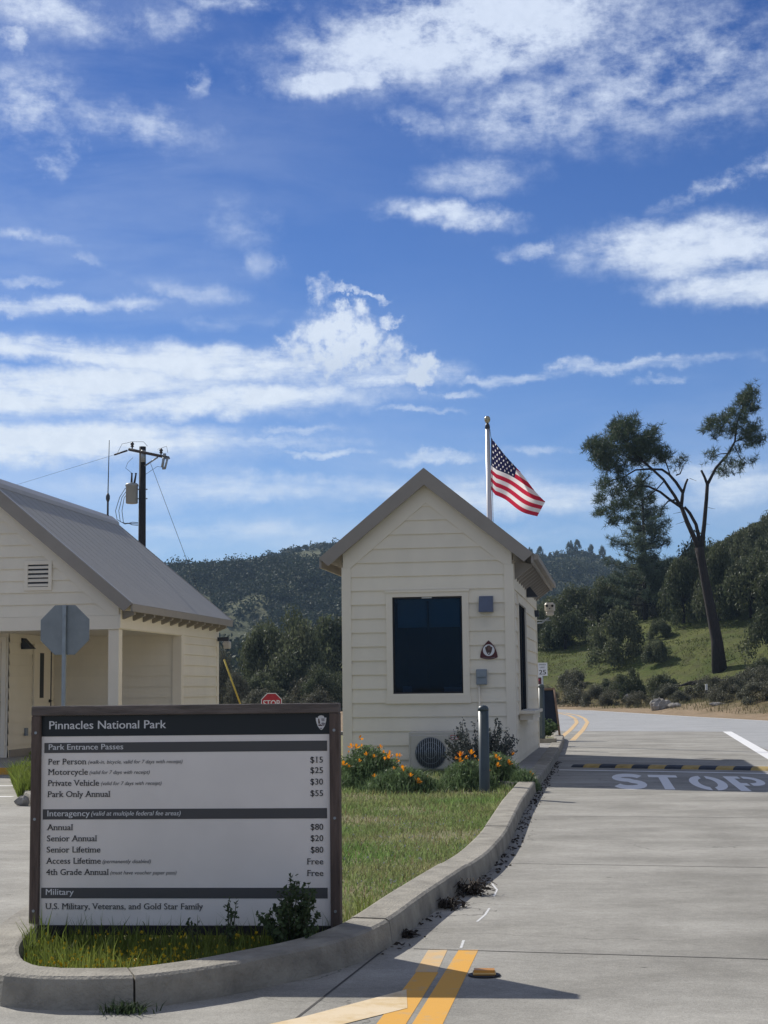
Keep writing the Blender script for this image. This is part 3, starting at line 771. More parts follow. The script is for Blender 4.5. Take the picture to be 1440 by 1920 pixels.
RO = resample(OUT, 0.12)
PROF = [(-0.012, 0.0), (0.0, 0.10), (0.006, 0.120), (0.022, 0.130), (0.185, 0.132), (0.20, 0.126), (0.205, 0.0)]
rings = [offset(RO, d) for d, z in PROF]
mb = MB()
nR = len(RO); JOINT = set()
for jx, jy in ((-0.995, 6.29), (0.0, 7.70), (0.52, 10.03), (0.98, 12.7), (1.5, 16.7), (1.95, 20.0), (2.5, 23.8), (-1.9, 8.6)):
    JOINT.add(min(range(nR), key=lambda i: (RO[i][0] - jx) ** 2 + (RO[i][1] - jy) ** 2))
dz = 0.0
for i in range(nR):
    j = (i + 1) % nR
    if i in JOINT: dz = random.uniform(-0.004, 0.006)
    g = 0.055 if i in JOINT else 0.0                       # a joint opens a narrow gap
    P = lambda k, q, t=0.0: (rings[k][i][0] * (1 - t) + rings[k][j][0] * t, rings[k][i][1] * (1 - t) + rings[k][j][1] * t, PROF[k][1] + (dz if PROF[k][1] > 0 else 0))
    for k in range(len(PROF) - 1): mb.face([P(k, i, g), P(k, i, 1.0), P(k + 1, i, 1.0), P(k + 1, i, g)], 0, True)
    if g: mb.face([P(k, i, g) for k in range(len(PROF))], 0); mb.face([P(k, i, 0) for k in range(len(PROF))][::-1], 0)
tag(mb.build('kerb', M['kerb']), kind='structure')
INN = offset(RO, 0.20)
mb = MB(); mb.face([(x, y, 0.045) for x, y in INN]); tag(mb.build('lawn', M['lawn']), kind='structure')
# the concrete walk between the booth and the kerb
WALK = [(1.50, 18.55), (1.63, 18.9), (2.23, 23.1), (2.86, 27.7), (3.30, 31.1), (2.3, 31.3), (1.2, 22.0), (1.15, 19.2)]
mb = MB(); mb.prism(WALK, 2, 0.02, 0.122); tag(mb.build('walkway', M['slab']), kind='structure')
for nm, x0, x1, s0 in (('planter_kerb', -1.9, -1.22, 31.35),):
    mb = MB(); p0 = lane(x0, s0); p1 = lane(x1, s0); q0 = lane(x0, s0 + .16); q1 = lane(x1, s0 + .16)
    mb.prism([p0, p1, q1, q0], 2, 0.02, 0.21); tag(mb.build(nm, M['kerb']), kind='structure')

# ------------------------------------------------------------------ the fee sign
SY = math.atan2(-0.14, 1.53)
sign = thing('information_sign', 'large wooden-framed park fee board standing in the grass at the tip of the island', 'sign', (-1.752, 7.745, 0.03), SY)
K = 0.001129
SW, SH0, SH1 = 1.53, 0.045, 1.150                             # board width, frame bottom and top (local z)
def sl_(x, v, dz=0.0):                                         # enlarged-photo units of the board -> local point
    t = v / 985.0
    return ((x - 50 + 11 * t) * 1.53 / (1343 + 27 * t), SH1 - v * (SH1 - SH0) / 985.0)
FW = 0.047
mb = MB()
for x0 in (0.0, SW - FW): mb.box(x0, x0 + FW, -0.035, 0.055, SH0 - 0.06, SH1 - FW, 0, 0.004)
mb.split('frame_post', M['wood'], sign)
mb = MB(); mb.box(0, SW, -0.038, 0.058, SH1 - FW, SH1, 0, 0.004); mb.build('frame_rail', M['wood_h'], sign)
mb = MB(); mb.box(FW, SW - FW, -0.028, 0.05, SH0, SH0 + 0.045, 0, 0.003); mb.build('bottom_rail', M['wood_dark'], sign)
mb = MB(); mb.box(0.13, 0.20, -0.02, 0.05, -0.10, SH0); mb.build('leg', M['wood_dark'], sign)
mb = MB(); mb.box(SW - 0.20, SW - 0.13, -0.02, 0.05, -0.10, SH0); mb.build('leg', M['wood_dark'], sign)
mb = MB(); mb.box(FW, SW - FW, -0.012, 0.035, SH0 + 0.045, SH1 - FW); mb.build('panel', M['panel'], sign)
yf = lambda k: -0.0125 - 0.0012 * (k + 1)
mb = MB(); zt = sl_(100, 42)[1]; zb = sl_(100, 133)[1]; mb.box(FW + 0.0005, SW - FW - 0.0005, yf(0), -0.0122, zb, SH1 - FW - 0.0005); mb.build('header_band', M['header'], sign)
for v0, v1, xa, xb in ((161, 205, 102, 1343), (449, 493, 96, 1345), (786, 831, 90, 1350)):
    a = sl_(xa, v0); b = sl_(xb, v1); mb = MB(); mb.box(a[0], b[0], yf(0), -0.0122, b[1], a[1]); mb.build('section_bar', M['bar'], sign)
def line(text, x, v, cap, w, mtl, **k):
    mb = MB(); p = sl_(x, v); kx = 1.53 / (1343 + 27 * v / 985.)
    letter(mb, text, p[0], p[1], cap * 0.00112, lambda a, b, c: (a, yf(1) - 0.0006 * c, b), width=w * kx, **k)
    return mb.build('lettering', mtl, sign)
BOLD = 0.013
line('Pinnacles National Park', 124, 101, 35, 517, M['ink_light'], bold=BOLD)
line('Park Entrance Passes', 122, 191, 24, 330, M['ink_light'], bold=BOLD)
line('Interagency', 117, 479, 25, 188, M['ink_light'], bold=BOLD)
line('(valid at multiple federal fee areas)', 312, 477, 19, 395, M['ink_light'], bold=0.012, shear=0.22)
line('Military', 111, 816, 25, 124, M['ink_light'], bold=BOLD)
for t, x, v, w, n, nx, nw in (('Per Person', 121, 255, 166, '(walk-in, bicycle, valid for 7 days with receipt)', 297, 417), ('Motorcycle', 121, 300, 175, '(valid for 7 days with receipt)', 304, 266),
                            ('Private Vehicle', 120, 348, 226, '(valid for 7 days with receipt)', 355, 267), ('Park Only Annual', 119, 396, 274, None, 0, 0), ('Annual', 116, 539, 112, None, 0, 0),
                            ('Senior Annual', 115, 587, 220, None, 0, 0), ('Senior Lifetime', 114, 635, 239, None, 0, 0), ('Access Lifetime', 113, 683, 242, '(permanently disabled)', 363, 214),
                            ('4th Grade Annual', 112, 731, 276, '(must have voucher paper pass)', 398, 292), ('U.S. Military, Veterans, and Gold Star Family', 111, 877, 696, None, 0, 0)):
    line(t, x, v, 25, w, M['ink_dark'], serif=True, bold=0.006)
    if n: line(n, nx, v - 2, 15.5, nw, M['ink_grey'], shear=0.28, bold=0.004)
for t, v, w in (('$15', 255, 54), ('$25', 300, 54), ('$30', 349, 54), ('$55', 398, 54), ('$80', 541, 54), ('$20', 589, 54), ('$80', 638, 54), ('Free', 687, 69), ('Free', 736, 69)):
    line(t, 1325 - w + (v - 250) / 480 * 6, v, 25, w, M['ink_dark'], serif=True, bold=0.006)
ARROW = [(-.19, .30), (-.115, .295), (-.105, .345), (-.055, .372), (.012, .387), (.10, .36), (.115, .30), (.195, .30), (.185, .18), (.155, .06), (.115, -.03), (.05, -.115), (0, -.14), (-.055, -.095), (-.115, -.015), (-.155, .09), (-.185, .20)]
ART = [(0, 'w', ARROW),
       (1, 'b', [(-.105, .26), (-.07, .27), (-.045, .16), (-.03, .08), (-.10, .09)]),
       (1, 'g', [(.01, .27), (.13, .27), (.14, .245), (.01, .245)]), (1, 'g', [(.015, .235), (.12, .235), (.12, .21), (.015, .21)]), (1, 'g', [(.02, .2), (.13, .2), (.13, .175), (.02, .175)]),
       (1, 'g', [(.0, .11), (.06, .13), (.16, .105), (.12, .02), (.08, .0), (.03, .06)]),
       (2, 'b', [(-.11, .05), (-.02, .065), (.06, .02), (.05, 0), (-.09, .005)]),
       (1, 'g', [(-.06, -.06), (.05, -.06), (.02, -.11), (-.02, -.115)])]
def emblem(parent, cx, cz, sc, y0, dy, name='emblem'):
    mb = MB()
    for lay, c, poly in ART: mb.face([(cx + x * sc, y0 - dy * lay, cz + (y - .12) * sc) for x, y in poly], {'w': 0, 'b': 1, 'g': 2}[c])
    return mb.build(name, [M['emb_white'], M['emb_brown'], M['emb_grey']], parent)
for fx in (FW / 2, SW - FW / 2):
    for fz in (.16, .60, 1.02):
        mb = MB(); mb.tube([(fx, -.0345, fz), (fx, -.0385, fz)], .007, 10); mb.build('bolt', M['galv'], sign)
e = sl_(1316, 84); emblem(sign, e[0], e[1], 0.135, yf(1), 0.0006)

# ------------------------------------------------------------------ booth (fee station)
def siding(mb, frame, u0, u1, z0, z1, exp, holes=(), lim=None, lip=0.021):
    """Lap boards: frame(u, out, z) -> local point. lim(z) gives (left, right) under a gable."""
    zs = {z0, z1}
    k = 0
    while z0 + k * exp < z1: zs.add(round(z0 + k * exp, 5)); k += 1
    for h in holes: zs.update((h[2], h[3]))
    zs = sorted(z for z in zs if z0 <= z <= z1)
    for a, b in zip(zs, zs[1:]):
        if b - a < 1e-4: continue
        c0 = math.floor((a - z0) / exp + 1e-6); fa = (a - z0) / exp - c0; fb = (b - z0) / exp - c0
        oa, ob = lip * (1 - fa) + .001, lip * (1 - fb) + .001
        la = lim(a) if lim else (u0, u1); lb = lim(b) if lim else (u0, u1)
        la = (max(u0, la[0]), min(u1, la[1])); lb = (max(u0, lb[0]), min(u1, lb[1]))
        cuts = [(h[0], h[1]) for h in holes if h[2] < (a + b) / 2 < h[3]]
        segs = []; xa, xb = la[0], lb[0]
        for (p, q) in sorted(cuts): segs.append((xa, p, xb, p)); xa = xb = q
        segs.append((xa, la[1], xb, lb[1]))
        for (p0, p1, q0, q1) in segs:
            if p1 - p0 < 1e-4 and q1 - q0 < 1e-4: continue
            mb.face([frame(p0, oa, a), frame(p1, oa, a), frame(q1, ob, b), frame(q0, ob, b)])
            if fa < 1e-4: mb.face([frame(p0, 0.0, a), frame(p1, 0.0, a), frame(p1, oa, a), frame(p0, oa, a)])


def flat_wall(mb, frame, u0, u1, z0, z1, out, holes=(), lim=None):
    zs = sorted({z0, z1, *[h[2] for h in holes], *[h[3] for h in holes]})
    for a, b in zip(zs, zs[1:]):
        la = lim(a) if lim else (u0, u1); lb = lim(b) if lim else (u0, u1)
        xa, xb = la[0], lb[0]
        for (p, q) in sorted((h[0], h[1]) for h in holes if h[2] < (a + b) / 2 < h[3]):
            mb.face([frame(xa, out, a), frame(p, out, a), frame(p, out, b), frame(xb, out, b)]); xa = xb = q
        mb.face([frame(xa, out, a), frame(la[1], out, a), frame(lb[1], out, b), frame(xb, out, b)])


def wedge_lamp(mb, p, out_axis, sgn, w, d, h):
    """Downlight: flat back, sloped top, open bottom. p: centre of the top edge on the wall."""
    x, y, z = p
    prof = [(0, z), (sgn * 0.02, z), (sgn * d, z - h), (0, z - h)]
    if out_axis == 1: mb.prism([(y + a, b) for a, b in prof], 0, x - w / 2, x + w / 2)
    else: mb.prism([(x + a, b) for a, b in prof], 1, y - w / 2, y + w / 2)


def build_booth():
    L, Wd, EX = 6.5, 2.51, 0.2065
    B = thing('entrance_booth', 'narrow cream clapboard entrance booth with steep gable and large dark window', 'booth', (-0.618, 22.99, 0.02), YAW)
    P0, PK = 3.16, 4.445; SL = (PK - P0) / 1.57                   # roof line: eave tip, peak, slope
    under = lambda u: PK - 0.10 - SL * abs(u - 1.25)
    lim = lambda z: ((0, Wd) if z < under(0) else (1.25 - (PK - 0.10 - z) / SL, 1.25 + (PK - 0.10 - z) / SL))
    HF = (0.735, 1.768, 1.142, 2.56); HS = (0.9, 2.8, 0.87, 2.50)
    front = lambda u, o, z: (u, -o, z); right = lambda s, o, z: (Wd + o, s, z); left = lambda s, o, z: (-o, s, z); rear = lambda u, o, z: (u, L + o, z)
    zt = PK - 0.10
    mb = MB()
    siding(mb, front, 0, Wd, -0.02, zt, EX, [HF], lim); siding(mb, right, 0, L, -0.02, under(Wd), EX, [HS])
    siding(mb, left, 0, L, -0.02, under(0), EX); siding(mb, rear, 0, Wd, -0.02, zt, EX, (), lim)
    mb.build('wall', M['siding'], B)
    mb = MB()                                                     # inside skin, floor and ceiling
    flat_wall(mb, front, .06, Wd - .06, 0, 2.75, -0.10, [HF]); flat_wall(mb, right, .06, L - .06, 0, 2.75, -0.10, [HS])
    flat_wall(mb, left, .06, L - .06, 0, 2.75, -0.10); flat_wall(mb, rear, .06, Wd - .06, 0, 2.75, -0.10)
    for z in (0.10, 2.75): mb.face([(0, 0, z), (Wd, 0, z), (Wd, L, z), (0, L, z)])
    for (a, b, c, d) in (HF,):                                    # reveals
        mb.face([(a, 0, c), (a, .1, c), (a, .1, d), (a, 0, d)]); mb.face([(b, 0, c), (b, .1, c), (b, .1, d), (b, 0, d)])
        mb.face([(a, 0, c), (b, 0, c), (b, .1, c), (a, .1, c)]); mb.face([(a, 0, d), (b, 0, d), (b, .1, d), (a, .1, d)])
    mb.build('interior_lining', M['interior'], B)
    # roof
    mb = MB()
    mb.prism([(-0.32, P0), (1.25, PK), (2.82, P0), (2.765, P0 - .045), (1.25, PK - .07), (-0.265, P0 - .045)], 1, -0.15, L + 0.15)
    rf = mb.build('roof', M['roof'], B)
    mb = MB()
    for s0, s1 in ((-0.185, -0.15), (L + .15, L + .185)):
        mb.prism([(-0.335, P0 - .008), (1.25, PK + .012), (2.835, P0 - .008), (2.695, P0 - .125), (1.25, 4.205), (-0.195, P0 - .125)], 1, s0, s1)
    mb.split('barge_board', M['fascia'], B)
    mb = MB()
    for u0, u1 in ((2.80, 2.835), (-0.335, -0.30)): mb.box(u0, u1, -0.148, L + .148, P0 - .15, P0 - .012)
    mb.box(2.838, 2.90, -0.14, L + .14, P0 - .095, P0 - .02)
    mb.split('fascia_board', M['fascia'], B)
    # trim proud of the boards
    mb = MB()
    y0, y1 = -0.030, -0.004
    mb.prism([(0, 3.215), (1.25, 4.24), (Wd, 3.215), (Wd, 3.012), (Wd - .125, 3.012), (1.255, 3.955), (.122, 3.012), (0, 3.012)], 1, y0, y1)
    mb.build('frieze_board', M['trim'], B)
    mb = MB()
    for u0, u1 in ((-0.02, .118), (Wd - .118, Wd + .02)): mb.box(u0, u1, -0.028, -0.003, -0.02, 3.011)
    mb.box(Wd + .003, Wd + .026, -0.0025, .11, -0.02, 3.02); mb.box(Wd + .003, Wd + .026, L - .12, L + .01, -0.02, 3.02)
    mb.box(-.026, -.003, -0.0025, .11, -0.02, 3.02)
    mb.split('corner_board', M['trim'], B)
    mb = MB(); mb.box(Wd + .003, Wd + .024, .1105, L - .1205, 2.66, 3.02); mb.build('frieze_board', M['trim'], B)
    # eave brackets
    for k in range(13):
        s = 0.25 + k * (L - .5) / 12
        mb = MB(); mb.prism([(Wd + .024, 2.80), (Wd + .024, 3.06), (2.79, 3.03), (2.79, 2.99)], 1, s - .03, s + .03); mb.build('eave_bracket', M['fascia'], B)
    # front window
    w = MB(); F0, F1, Z0, Z1 = 0.642, 1.866, 1.104, 2.639
    w.box(F0, HF[0], -.034, -.004, Z0, Z1); w.box(HF[1], F1, -.034, -.004, Z0, Z1)
    w.box(HF[0], HF[1], -.034, -.004, HF[3], Z1); w.box(HF[0], HF[1], -.034, -.004, Z0, HF[2])
    w.box(F0 - .012, F1 + .012, -.042, -.003, Z0 - .105, Z0 - .001); w.box(F0 - .015, F1 + .015, -.05, -.0355, Z1 - .01, Z1 + .022)
    win = w.build('window', M['trim'], B)
    w = MB()
    for a, b, c, d in ((HF[0], HF[0] + .022, HF[2], HF[3]), (HF[1] - .022, HF[1], HF[2], HF[3]), (HF[0] + .022, HF[1] - .022, HF[2], HF[2] + .024), (HF[0] + .022, HF[1] - .022, HF[3] - .024, HF[3])): w.box(a, b, .012, .055, c, d)
    w.build('frame', M['black'], win)
    w = MB(); w.box(HF[0] + .02, HF[1] - .02, .03, .036, HF[2] + .02, HF[3] - .02); w.build('pane', M['glass'], win)
    w = MB(); w.box(1.235, 1.265, .06, .085, 1.2, 2.50); w.build('mullion', M['black'], win)
    w = MB(); w.box(1.17, 1.32, .004, .012, HF[3] - .022, HF[3] - .004); w.build('latch', M['sign_white'], win)
    w = MB(); w.box(HF[0] + .06, HF[1] - .05, .115, .12, 2.13, 2.53); w.box(HF[0] + .06, HF[1] - .05, .113, .125, 2.115, 2.15); w.build('roller_blind', M['blind'], win)
    w = MB(); w.box(HF[0], HF[1], .3, .9, .95, 1.0); w.box(1.47, 1.73, .13, .30, 1.165, 1.235); w.box(.85, .98, .16, .26, 1.165, 1.25); w.build('counter', M['paper'], B)
    # service window on the lane side
    w = MB()
    for a, b, c, d in ((HS[0] - .11, HS[0], HS[2], HS[3]), (HS[1], HS[1] + .11, HS[2], HS[3]), (HS[0] - .11, HS[1] + .11, HS[3], HS[3] + .12)): w.box(Wd + .003, Wd + .036, a, b, c, d)
    sw = w.build('service_window', M['trim'], B)
    w = MB(); w.box(Wd - .03, Wd - .022, HS[0], HS[1], HS[2], HS[3]); w.build('pane', M['glass'], sw)
    w = MB()
    for a, b in ((HS[0], HS[0] + .05), (1.82, 1.88), (HS[1] - .05, HS[1])): w.box(Wd - .021, Wd + .01, a, b, HS[2], HS[3])
    w.split('frame', M['black'], sw)
    w = MB(); w.box(Wd + .002, Wd + .26, HS[0] - .2, HS[1] + .2, HS[2] - .05, HS[2] - .002, 0, .004); w.box(Wd + .016, Wd + .22, HS[0] - .1, HS[1] + .1, HS[2] - .14, HS[2] - .051); w.build('sill', M['trim'], sw)
    # lamps, box, conduit
    w = MB(); wedge_lamp(w, (2.125, -.018, 2.55), 1, -1, .205, .15, .235); w.build('wall_lamp', M['lamp_blue'], B)
    w = MB(); wedge_lamp(w, (Wd + .026, 3.3, 2.93), 0, 1, .22, .19, .22); w.build('wall_lamp', M['dark_steel'], B)
    w = MB(); w.box(Wd + .012, Wd + .09, L - .55, L - .42, 2.50, 2.62); w.build('door_closer_box', M['dark_steel'], B)
    w = MB(); w.box(1.962, 2.118, -.085, -.018, 1.262, 1.485, 0, .008); w.box(1.972, 2.108, -.105, -.086, 1.37, 1.475, 0, .006); bx_ = w.build('electrical_box', M['grey_box'], B)
    w = MB(); w.tube([(2.0, -.035, 1.262), (2.0, -.035, .1)], .014, 8); w.build('conduit', M['trim'], bx_)
    w = MB(); w.box(Wd - .22, Wd + .27, L + .30, L + .33, 2.46, 2.48); w.tube([(Wd - .1, L + .1, 2.4), (Wd + .1, L + .3, 2.42), (Wd + .24, L + .33, 2.52)], .015); w.build('camera_arm', M['galv'], B)
    w = MB()
    w.box(Wd + .16, Wd + .36, L + .22, L + .34, 2.62, 2.80, 0, .035); w.box(Wd + .185, Wd + .335, L + .215, L + .335, 2.555, 2.63, 0, .02)
    cm = w.build('security_camera', M['white_metal'], B)
    w = MB()
    for dx in (-.052, .052):
        w.tube([(Wd + .26 + dx, L + .22, 2.735), (Wd + .26 + dx, L + .208, 2.735)], .024, 12)
    w.tube([(Wd + .26, L + .22, 2.685), (Wd + .26, L + .212, 2.685)], .012, 8); w.split('camera_lens', M['black'], cm)
    # plaque on the front wall
    pl = thing('plaque', 'dark red rounded-triangle plaque with white disc and arrowhead on the booth wall', 'plaque', B.matrix_basis @ Vector((2.15, -.022, 1.755)), YAW)
    pts = []
    cor = [(0, .148), (-.128, -.098), (.128, -.098)]
    for i in range(3):
        a, b = Vector(cor[i]), Vector(cor[(i + 1) % 3]); n_ = Vector((b - a)); n_ = Vector((n_.y, -n_.x)).normalized()
        for k in range(8):
            t = k / 8; q = a.lerp(b, t) - (-n_) * (-0.030) * 4 * t * (1 - t) * -1
            pts.append((q.x, q.y))
    cxm = sum(p[0] for p in pts) / len(pts)
    w = MB(); w.prism([(x, z) for x, z in pts], 1, -.012, 0.004); w.build('plate', M['maroon'], pl)
    w = MB(); w.prism([(.085 * math.cos(2 * math.pi * k / 28), .005 + .085 * math.sin(2 * math.pi * k / 28)) for k in range(28)], 1, -.0142, -.0122); w.build('disc', M['emb_white'], pl)
    w = MB(); sc = .27
    w.face([(x * sc, -.0152, .005 + (y - .12) * sc) for x, y in ARROW], 0)
    w.face([(x * sc, -.0158, .012 + (y - .12) * sc) for x, y in [(-.06, .3), (.1, .3), (.09, .1), (-.03, .12)]], 1)
    w.face([(x * sc, -.0158, .0 + (y - .12) * sc) for x, y in [(-.05, .0), (.05, .0), (0, -.08)]], 2)
    w.build('arrowhead', [M['emb_brown'], mat('emblem_tan', (.16, .09, .075), .6), M['emb_white']], pl)
    w = MB()
    for k in range(11):
        t = (k - 5) / 5.0; w.face([(t * .085 - .005, -.0142, -.117 + .012 * t * t), (t * .085 + .004, -.0142, -.117 + .012 * t * t), (t * .085 + .004, -.0142, -.106 + .012 * t * t), (t * .085 - .005, -.0142, -.106 + .012 * t * t)])
    w.build('lettering', M['emb_grey'], pl)
    # outdoor heat-pump unit in front of the wall
    ac = thing('air_conditioner', 'off-white outdoor fan unit standing against the booth among poppies', 'air conditioner', B.matrix_basis @ Vector((1.03, -.60, 0.02)), YAW)
    w = MB(); w.box(0, .80, 0, .30, .035, .585, 0, .012); w.build('case', M['white_metal'], ac)
    w = MB(); w.box(.035, .57, -.018, -.001, .06, .535, 0, .006); gr = w.build('fan_guard', M['white_metal'], ac)
    w = MB(); w.tube([(.315, -.019, .285), (.315, -.026, .285)], .222, 32); w.build('fan', M['fan_dark'], gr)
    w = MB()
    for k in range(15):
        x = .315 + (k - 7) * .029; h = math.sqrt(max(0, .215 ** 2 - (x - .315) ** 2)); w.tube([(x, -.029, .285 - h), (x, -.029, .285 + h)], .0055, 4)
    for r in (.075, .15, .216): w.tube([(.315 + r * math.cos(a * .2618), -.03, .285 + r * math.sin(a * .2618)) for a in range(25)], .0035, 4)
    w.build('grille', M['galv'], gr)
    w = MB(); w.face([(.60, -.002, .475), (.74, -.002, .475), (.74, -.002, .535), (.60, -.002, .535)], 0)
    w.face([(.612, -.003, .485), (.728, -.003, .485), (.728, -.003, .497), (.612, -.003, .497)], 1); w.face([(.612, -.003, .505), (.69, -.003, .505), (.69, -.003, .525), (.612, -.003, .525)], 1)
    w.build('label_plate', [M['red_label'], M['emb_white']], ac)
    for x in (.1, .66): w = MB(); w.box(x, x + .06, .0, .30, -.01, .035); w.build('foot', M['black'], ac)


build_booth()

# ------------------------------------------------------------------ left building
def build_left():
    EXq = 0.2045; L = 6.5; HW = 2.36; T = 0.835
    B = thing('office_building', 'cream clapboard building with a steep metal roof and a recessed porch at left', 'building', (-4.465, 26.0, 0.0), YAW)
    zE, zP = 2.70, 2.70 + T * 2.63                                # eave tip, peak (ridge at u = -HW)
    under = zP - .10
    lim = lambda z: ((-2 * HW, 0) if z < under - T * HW else (-HW - (under - z) / T, -HW + (under - z) / T))
    front = lambda u, o, z: (u, -o, z); side = lambda s, o, z: (o, s, z)
    mb = MB()
    siding(mb, front, -2 * HW, 0, 2.515, under, EXq, (), lim)
    siding(mb, side, 3.72, L, .1, 2.62, EXq)
    siding(mb, lambda u, o, z: (u, 3.72 - o, z), -2.53, 0, .1, 2.32, EXq)       # back wall of the porch
    siding(mb, lambda s, o, z: (-2.53 + o, s, z), 1.46, 3.72, .1, 2.32, EXq)    # porch side wall
    siding(mb, lambda u, o, z: (u, 1.46 - o, z), -2 * HW, -2.53, .1, 2.32, EXq)
    siding(mb, lambda s, o, z: (-2 * HW - o, s, z), 0, L, .1, 2.62, EXq)
    siding(mb, lambda u, o, z: (u, L + o, z), -2 * HW, 0, .1, under, EXq, (), lim)
    mb.build('wall', M['siding'], B)
    mb = MB(); mb.face([(-2 * HW, 0, 2.305), (0, 0, 2.305), (0, 3.72, 2.305), (-2 * HW, 3.72, 2.305)]); mb.build('porch_ceiling', M['trim'], B)
    mb = MB()
    mb.box(-2 * HW, .0, -.03, -.003, 2.285, 2.512); mb.box(.003, .03, -.03, L, 2.30, 2.53); mb.box(-2 * HW, -.003, -.003, .1, 2.285, 2.304); mb.box(-.1, .003, .1, 3.7, 2.285, 2.304)
    mb.split('header_beam', M['trim'], B)
    mb = MB(); mb.prism([(-2 * HW - .0, under - T * HW - .02), (-HW, under - .02), (0, under - T * HW - .02), (0, under - T * HW - .31), (-.16, under - T * HW - .31), (-HW, under - .36), (-2 * HW + .16, under - T * HW - .31), (-2 * HW, under - T * HW - .31)], 1, -.03, -.004)
    mb.build('frieze_board', M['trim'], B)
    mb = MB(); mb.box(.003, .027, .0, L, 2.5305, 2.78); mb.build('frieze_board', M['trim'], B)
    mb = MB(); mb.box(-.19, -.004, .002, .186, .08, 2.284, 0, .006); mb.build('porch_post', M['trim'], B)
    mb = MB(); mb.box(-.15, .026, 3.685, 3.704, .1, 2.284); mb.box(.003, .026, 3.705, 3.86, .1, 2.2995); mb.box(.003, .026, L - .13, L + .02, .1, 2.2995); mb.split('corner_board', M['trim'], B)
    # roof with fine standing seams
    mb = MB(); o0, o1 = -.17, L + .17
    mb.prism([(.27, zE), (-HW, zP), (-2 * HW - .27, zE), (-2 * HW - .22, zE - .04), (-HW, zP - .06), (.22, zE - .04)], 1, o0, o1)
    rf = mb.build('roof', M['roofmetal'], B)
    mb = MB()
    for k in range(1, 17):
        s = o0 + k * (o1 - o0) / 17
        mb.prism([(.265, zE + .0), (-HW + .06, zP - .05), (-HW + .06, zP - .046), (.265, zE + .004)], 1, s - .004, s + .004)
    mb.build('roof_seam', M['roofmetal'], rf)
    mb = MB(); mb.prism([(-HW + .16, zP - .16 * T + .006), (-HW + .14, zP + .05 - .14 * T + .02), (-HW, zP + .075), (-HW - .14, zP + .05 - .14 * T + .02), (-HW - .16, zP - .16 * T + .006)], 1, o0 - .01, o1 + .01); mb.build('ridge_cap', M['ridge'], rf)
    mb = MB()
    for s0, s1 in ((o0 - .035, o0 - .002), (o1 + .002, o1 + .035)):
        mb.prism([(.285, zE - .004), (-HW, zP + .012), (-2 * HW - .285, zE - .004), (-2 * HW - .14, zE - .13), (-HW, zP - .25), (.14, zE - .13)], 1, s0, s1)
    mb.split('barge_board', M['fascia'], B)
    mb = MB(); mb.box(.252, .285, o0, o1, zE - .13, zE - .008); mb.split('fascia_board', M['fascia'], B)
    mb = MB(); mb.prism([(.275, zE + .004), (-HW, zP + .016), (-HW, zP + .034), (.275, zE + .022)], 1, o0 - .04, o0 + .03); mb.build('roof_edge', M['ridge'], rf)
    for k in range(12):
        s = .12 + k * (L - .3) / 11
        mb = MB(); mb.prism([(.030, 2.45), (.030, 2.60), (.235, 2.575), (.235, 2.53)], 1, s - .045, s + .045); mb.build('eave_bracket', M['fascia'], B)
    # gable vent
    mb = MB()
    for a, b, c, d in ((-1.665, -1.605, 2.96, 3.46), (-1.24, -1.18, 2.96, 3.46), (-1.605, -1.24, 2.96, 3.02), (-1.605, -1.24, 3.40, 3.46)): mb.box(a, b, -.045, -.004, c, d)
    vt = mb.build('gable_vent', M['trim'], B)
    mb = MB(); mb.face([(-1.61, -.019, 3.015), (-1.235, -.019, 3.015), (-1.235, -.019, 3.405), (-1.61, -.019, 3.405)]); mb.build('vent_opening', M['fan_dark'], vt)
    mb = MB()
    for k in range(5):
        z = 3.03 + k * .075; mb.prism([(-.042, z), (-.02, z + .035), (-.02, z + .045), (-.042, z + .012)], 0, -1.604, -1.241)
    mb.build('louvre', M['trim'], vt)
    # doors
    def lever(mb, u, s, z, ax):
        if ax == 'u': mb.tube([(u, s, z), (u, s - .05, z), (u + .10, s - .05, z)], .012, 6); mb.tube([(u, s, z), (u, s - .012, z)], .032, 12)
        else: mb.tube([(u, s, z), (u + .05, s, z), (u + .05, s - .10, z)], .012, 6); mb.tube([(u, s, z), (u + .012, s, z)], .032, 12)
    mb = MB(); mb.box(-3.56, -2.66, 1.41, 1.448, .12, 2.15); d1 = mb.build('door', M['trim'], B)
    mb = MB(); lever(mb, -2.74, 1.408, 1.08, 'u'); mb.build('handle', M['black'], d1)
    mb = MB(); mb.box(-2.655, -2.57, 1.425, 1.446, .1, 2.24); mb.box(-3.66, -3.565, 1.425, 1.446, .1, 2.24); mb.box(-3.564, -2.656, 1.425, 1.446, 2.151, 2.24); mb.build('door_frame', M['trim'], d1)
    mb = MB(); mb.box(-2.514, -2.478, 2.58, 3.42, .12, 2.15); d2 = mb.build('door', M['trim'], B)
    mb = MB(); mb.box(-2.4775, -2.471, 2.86, 3.05, 1.14, 1.98); mb.build('window', M['fan_dark'], d2)
    mb = MB(); lever(mb, -2.477, 3.36, 1.08, 's'); mb.build('handle', M['black'], d2)
    mb = MB(); mb.box(-2.514, -2.466, 3.425, 3.45, .12, 2.2); mb.build('door_edge', M['dark_steel'], d2)
    mb = MB(); mb.box(-2.513, -2.49, 1.5, 2.55, .1, .23); mb.build('kick_board', M['fascia'], B)
    mb = MB(); wedge_lamp(mb, (-2.513, 2.1, 2.235), 0, 1, .2, .21, .2); mb.build('wall_lamp', M['dark_steel'], B)
    mb = MB(); mb.box(-2.512, -2.47, 2.2, 2.3, .46, .6, 0, .006); mb.build('outlet_box', M['grey_box'], B)
    mb = MB(); mb.box(.03, .26, L - .12, L - .03, 2.26, 2.34); cm = mb.build('floodlight', M['dark_steel'], B)
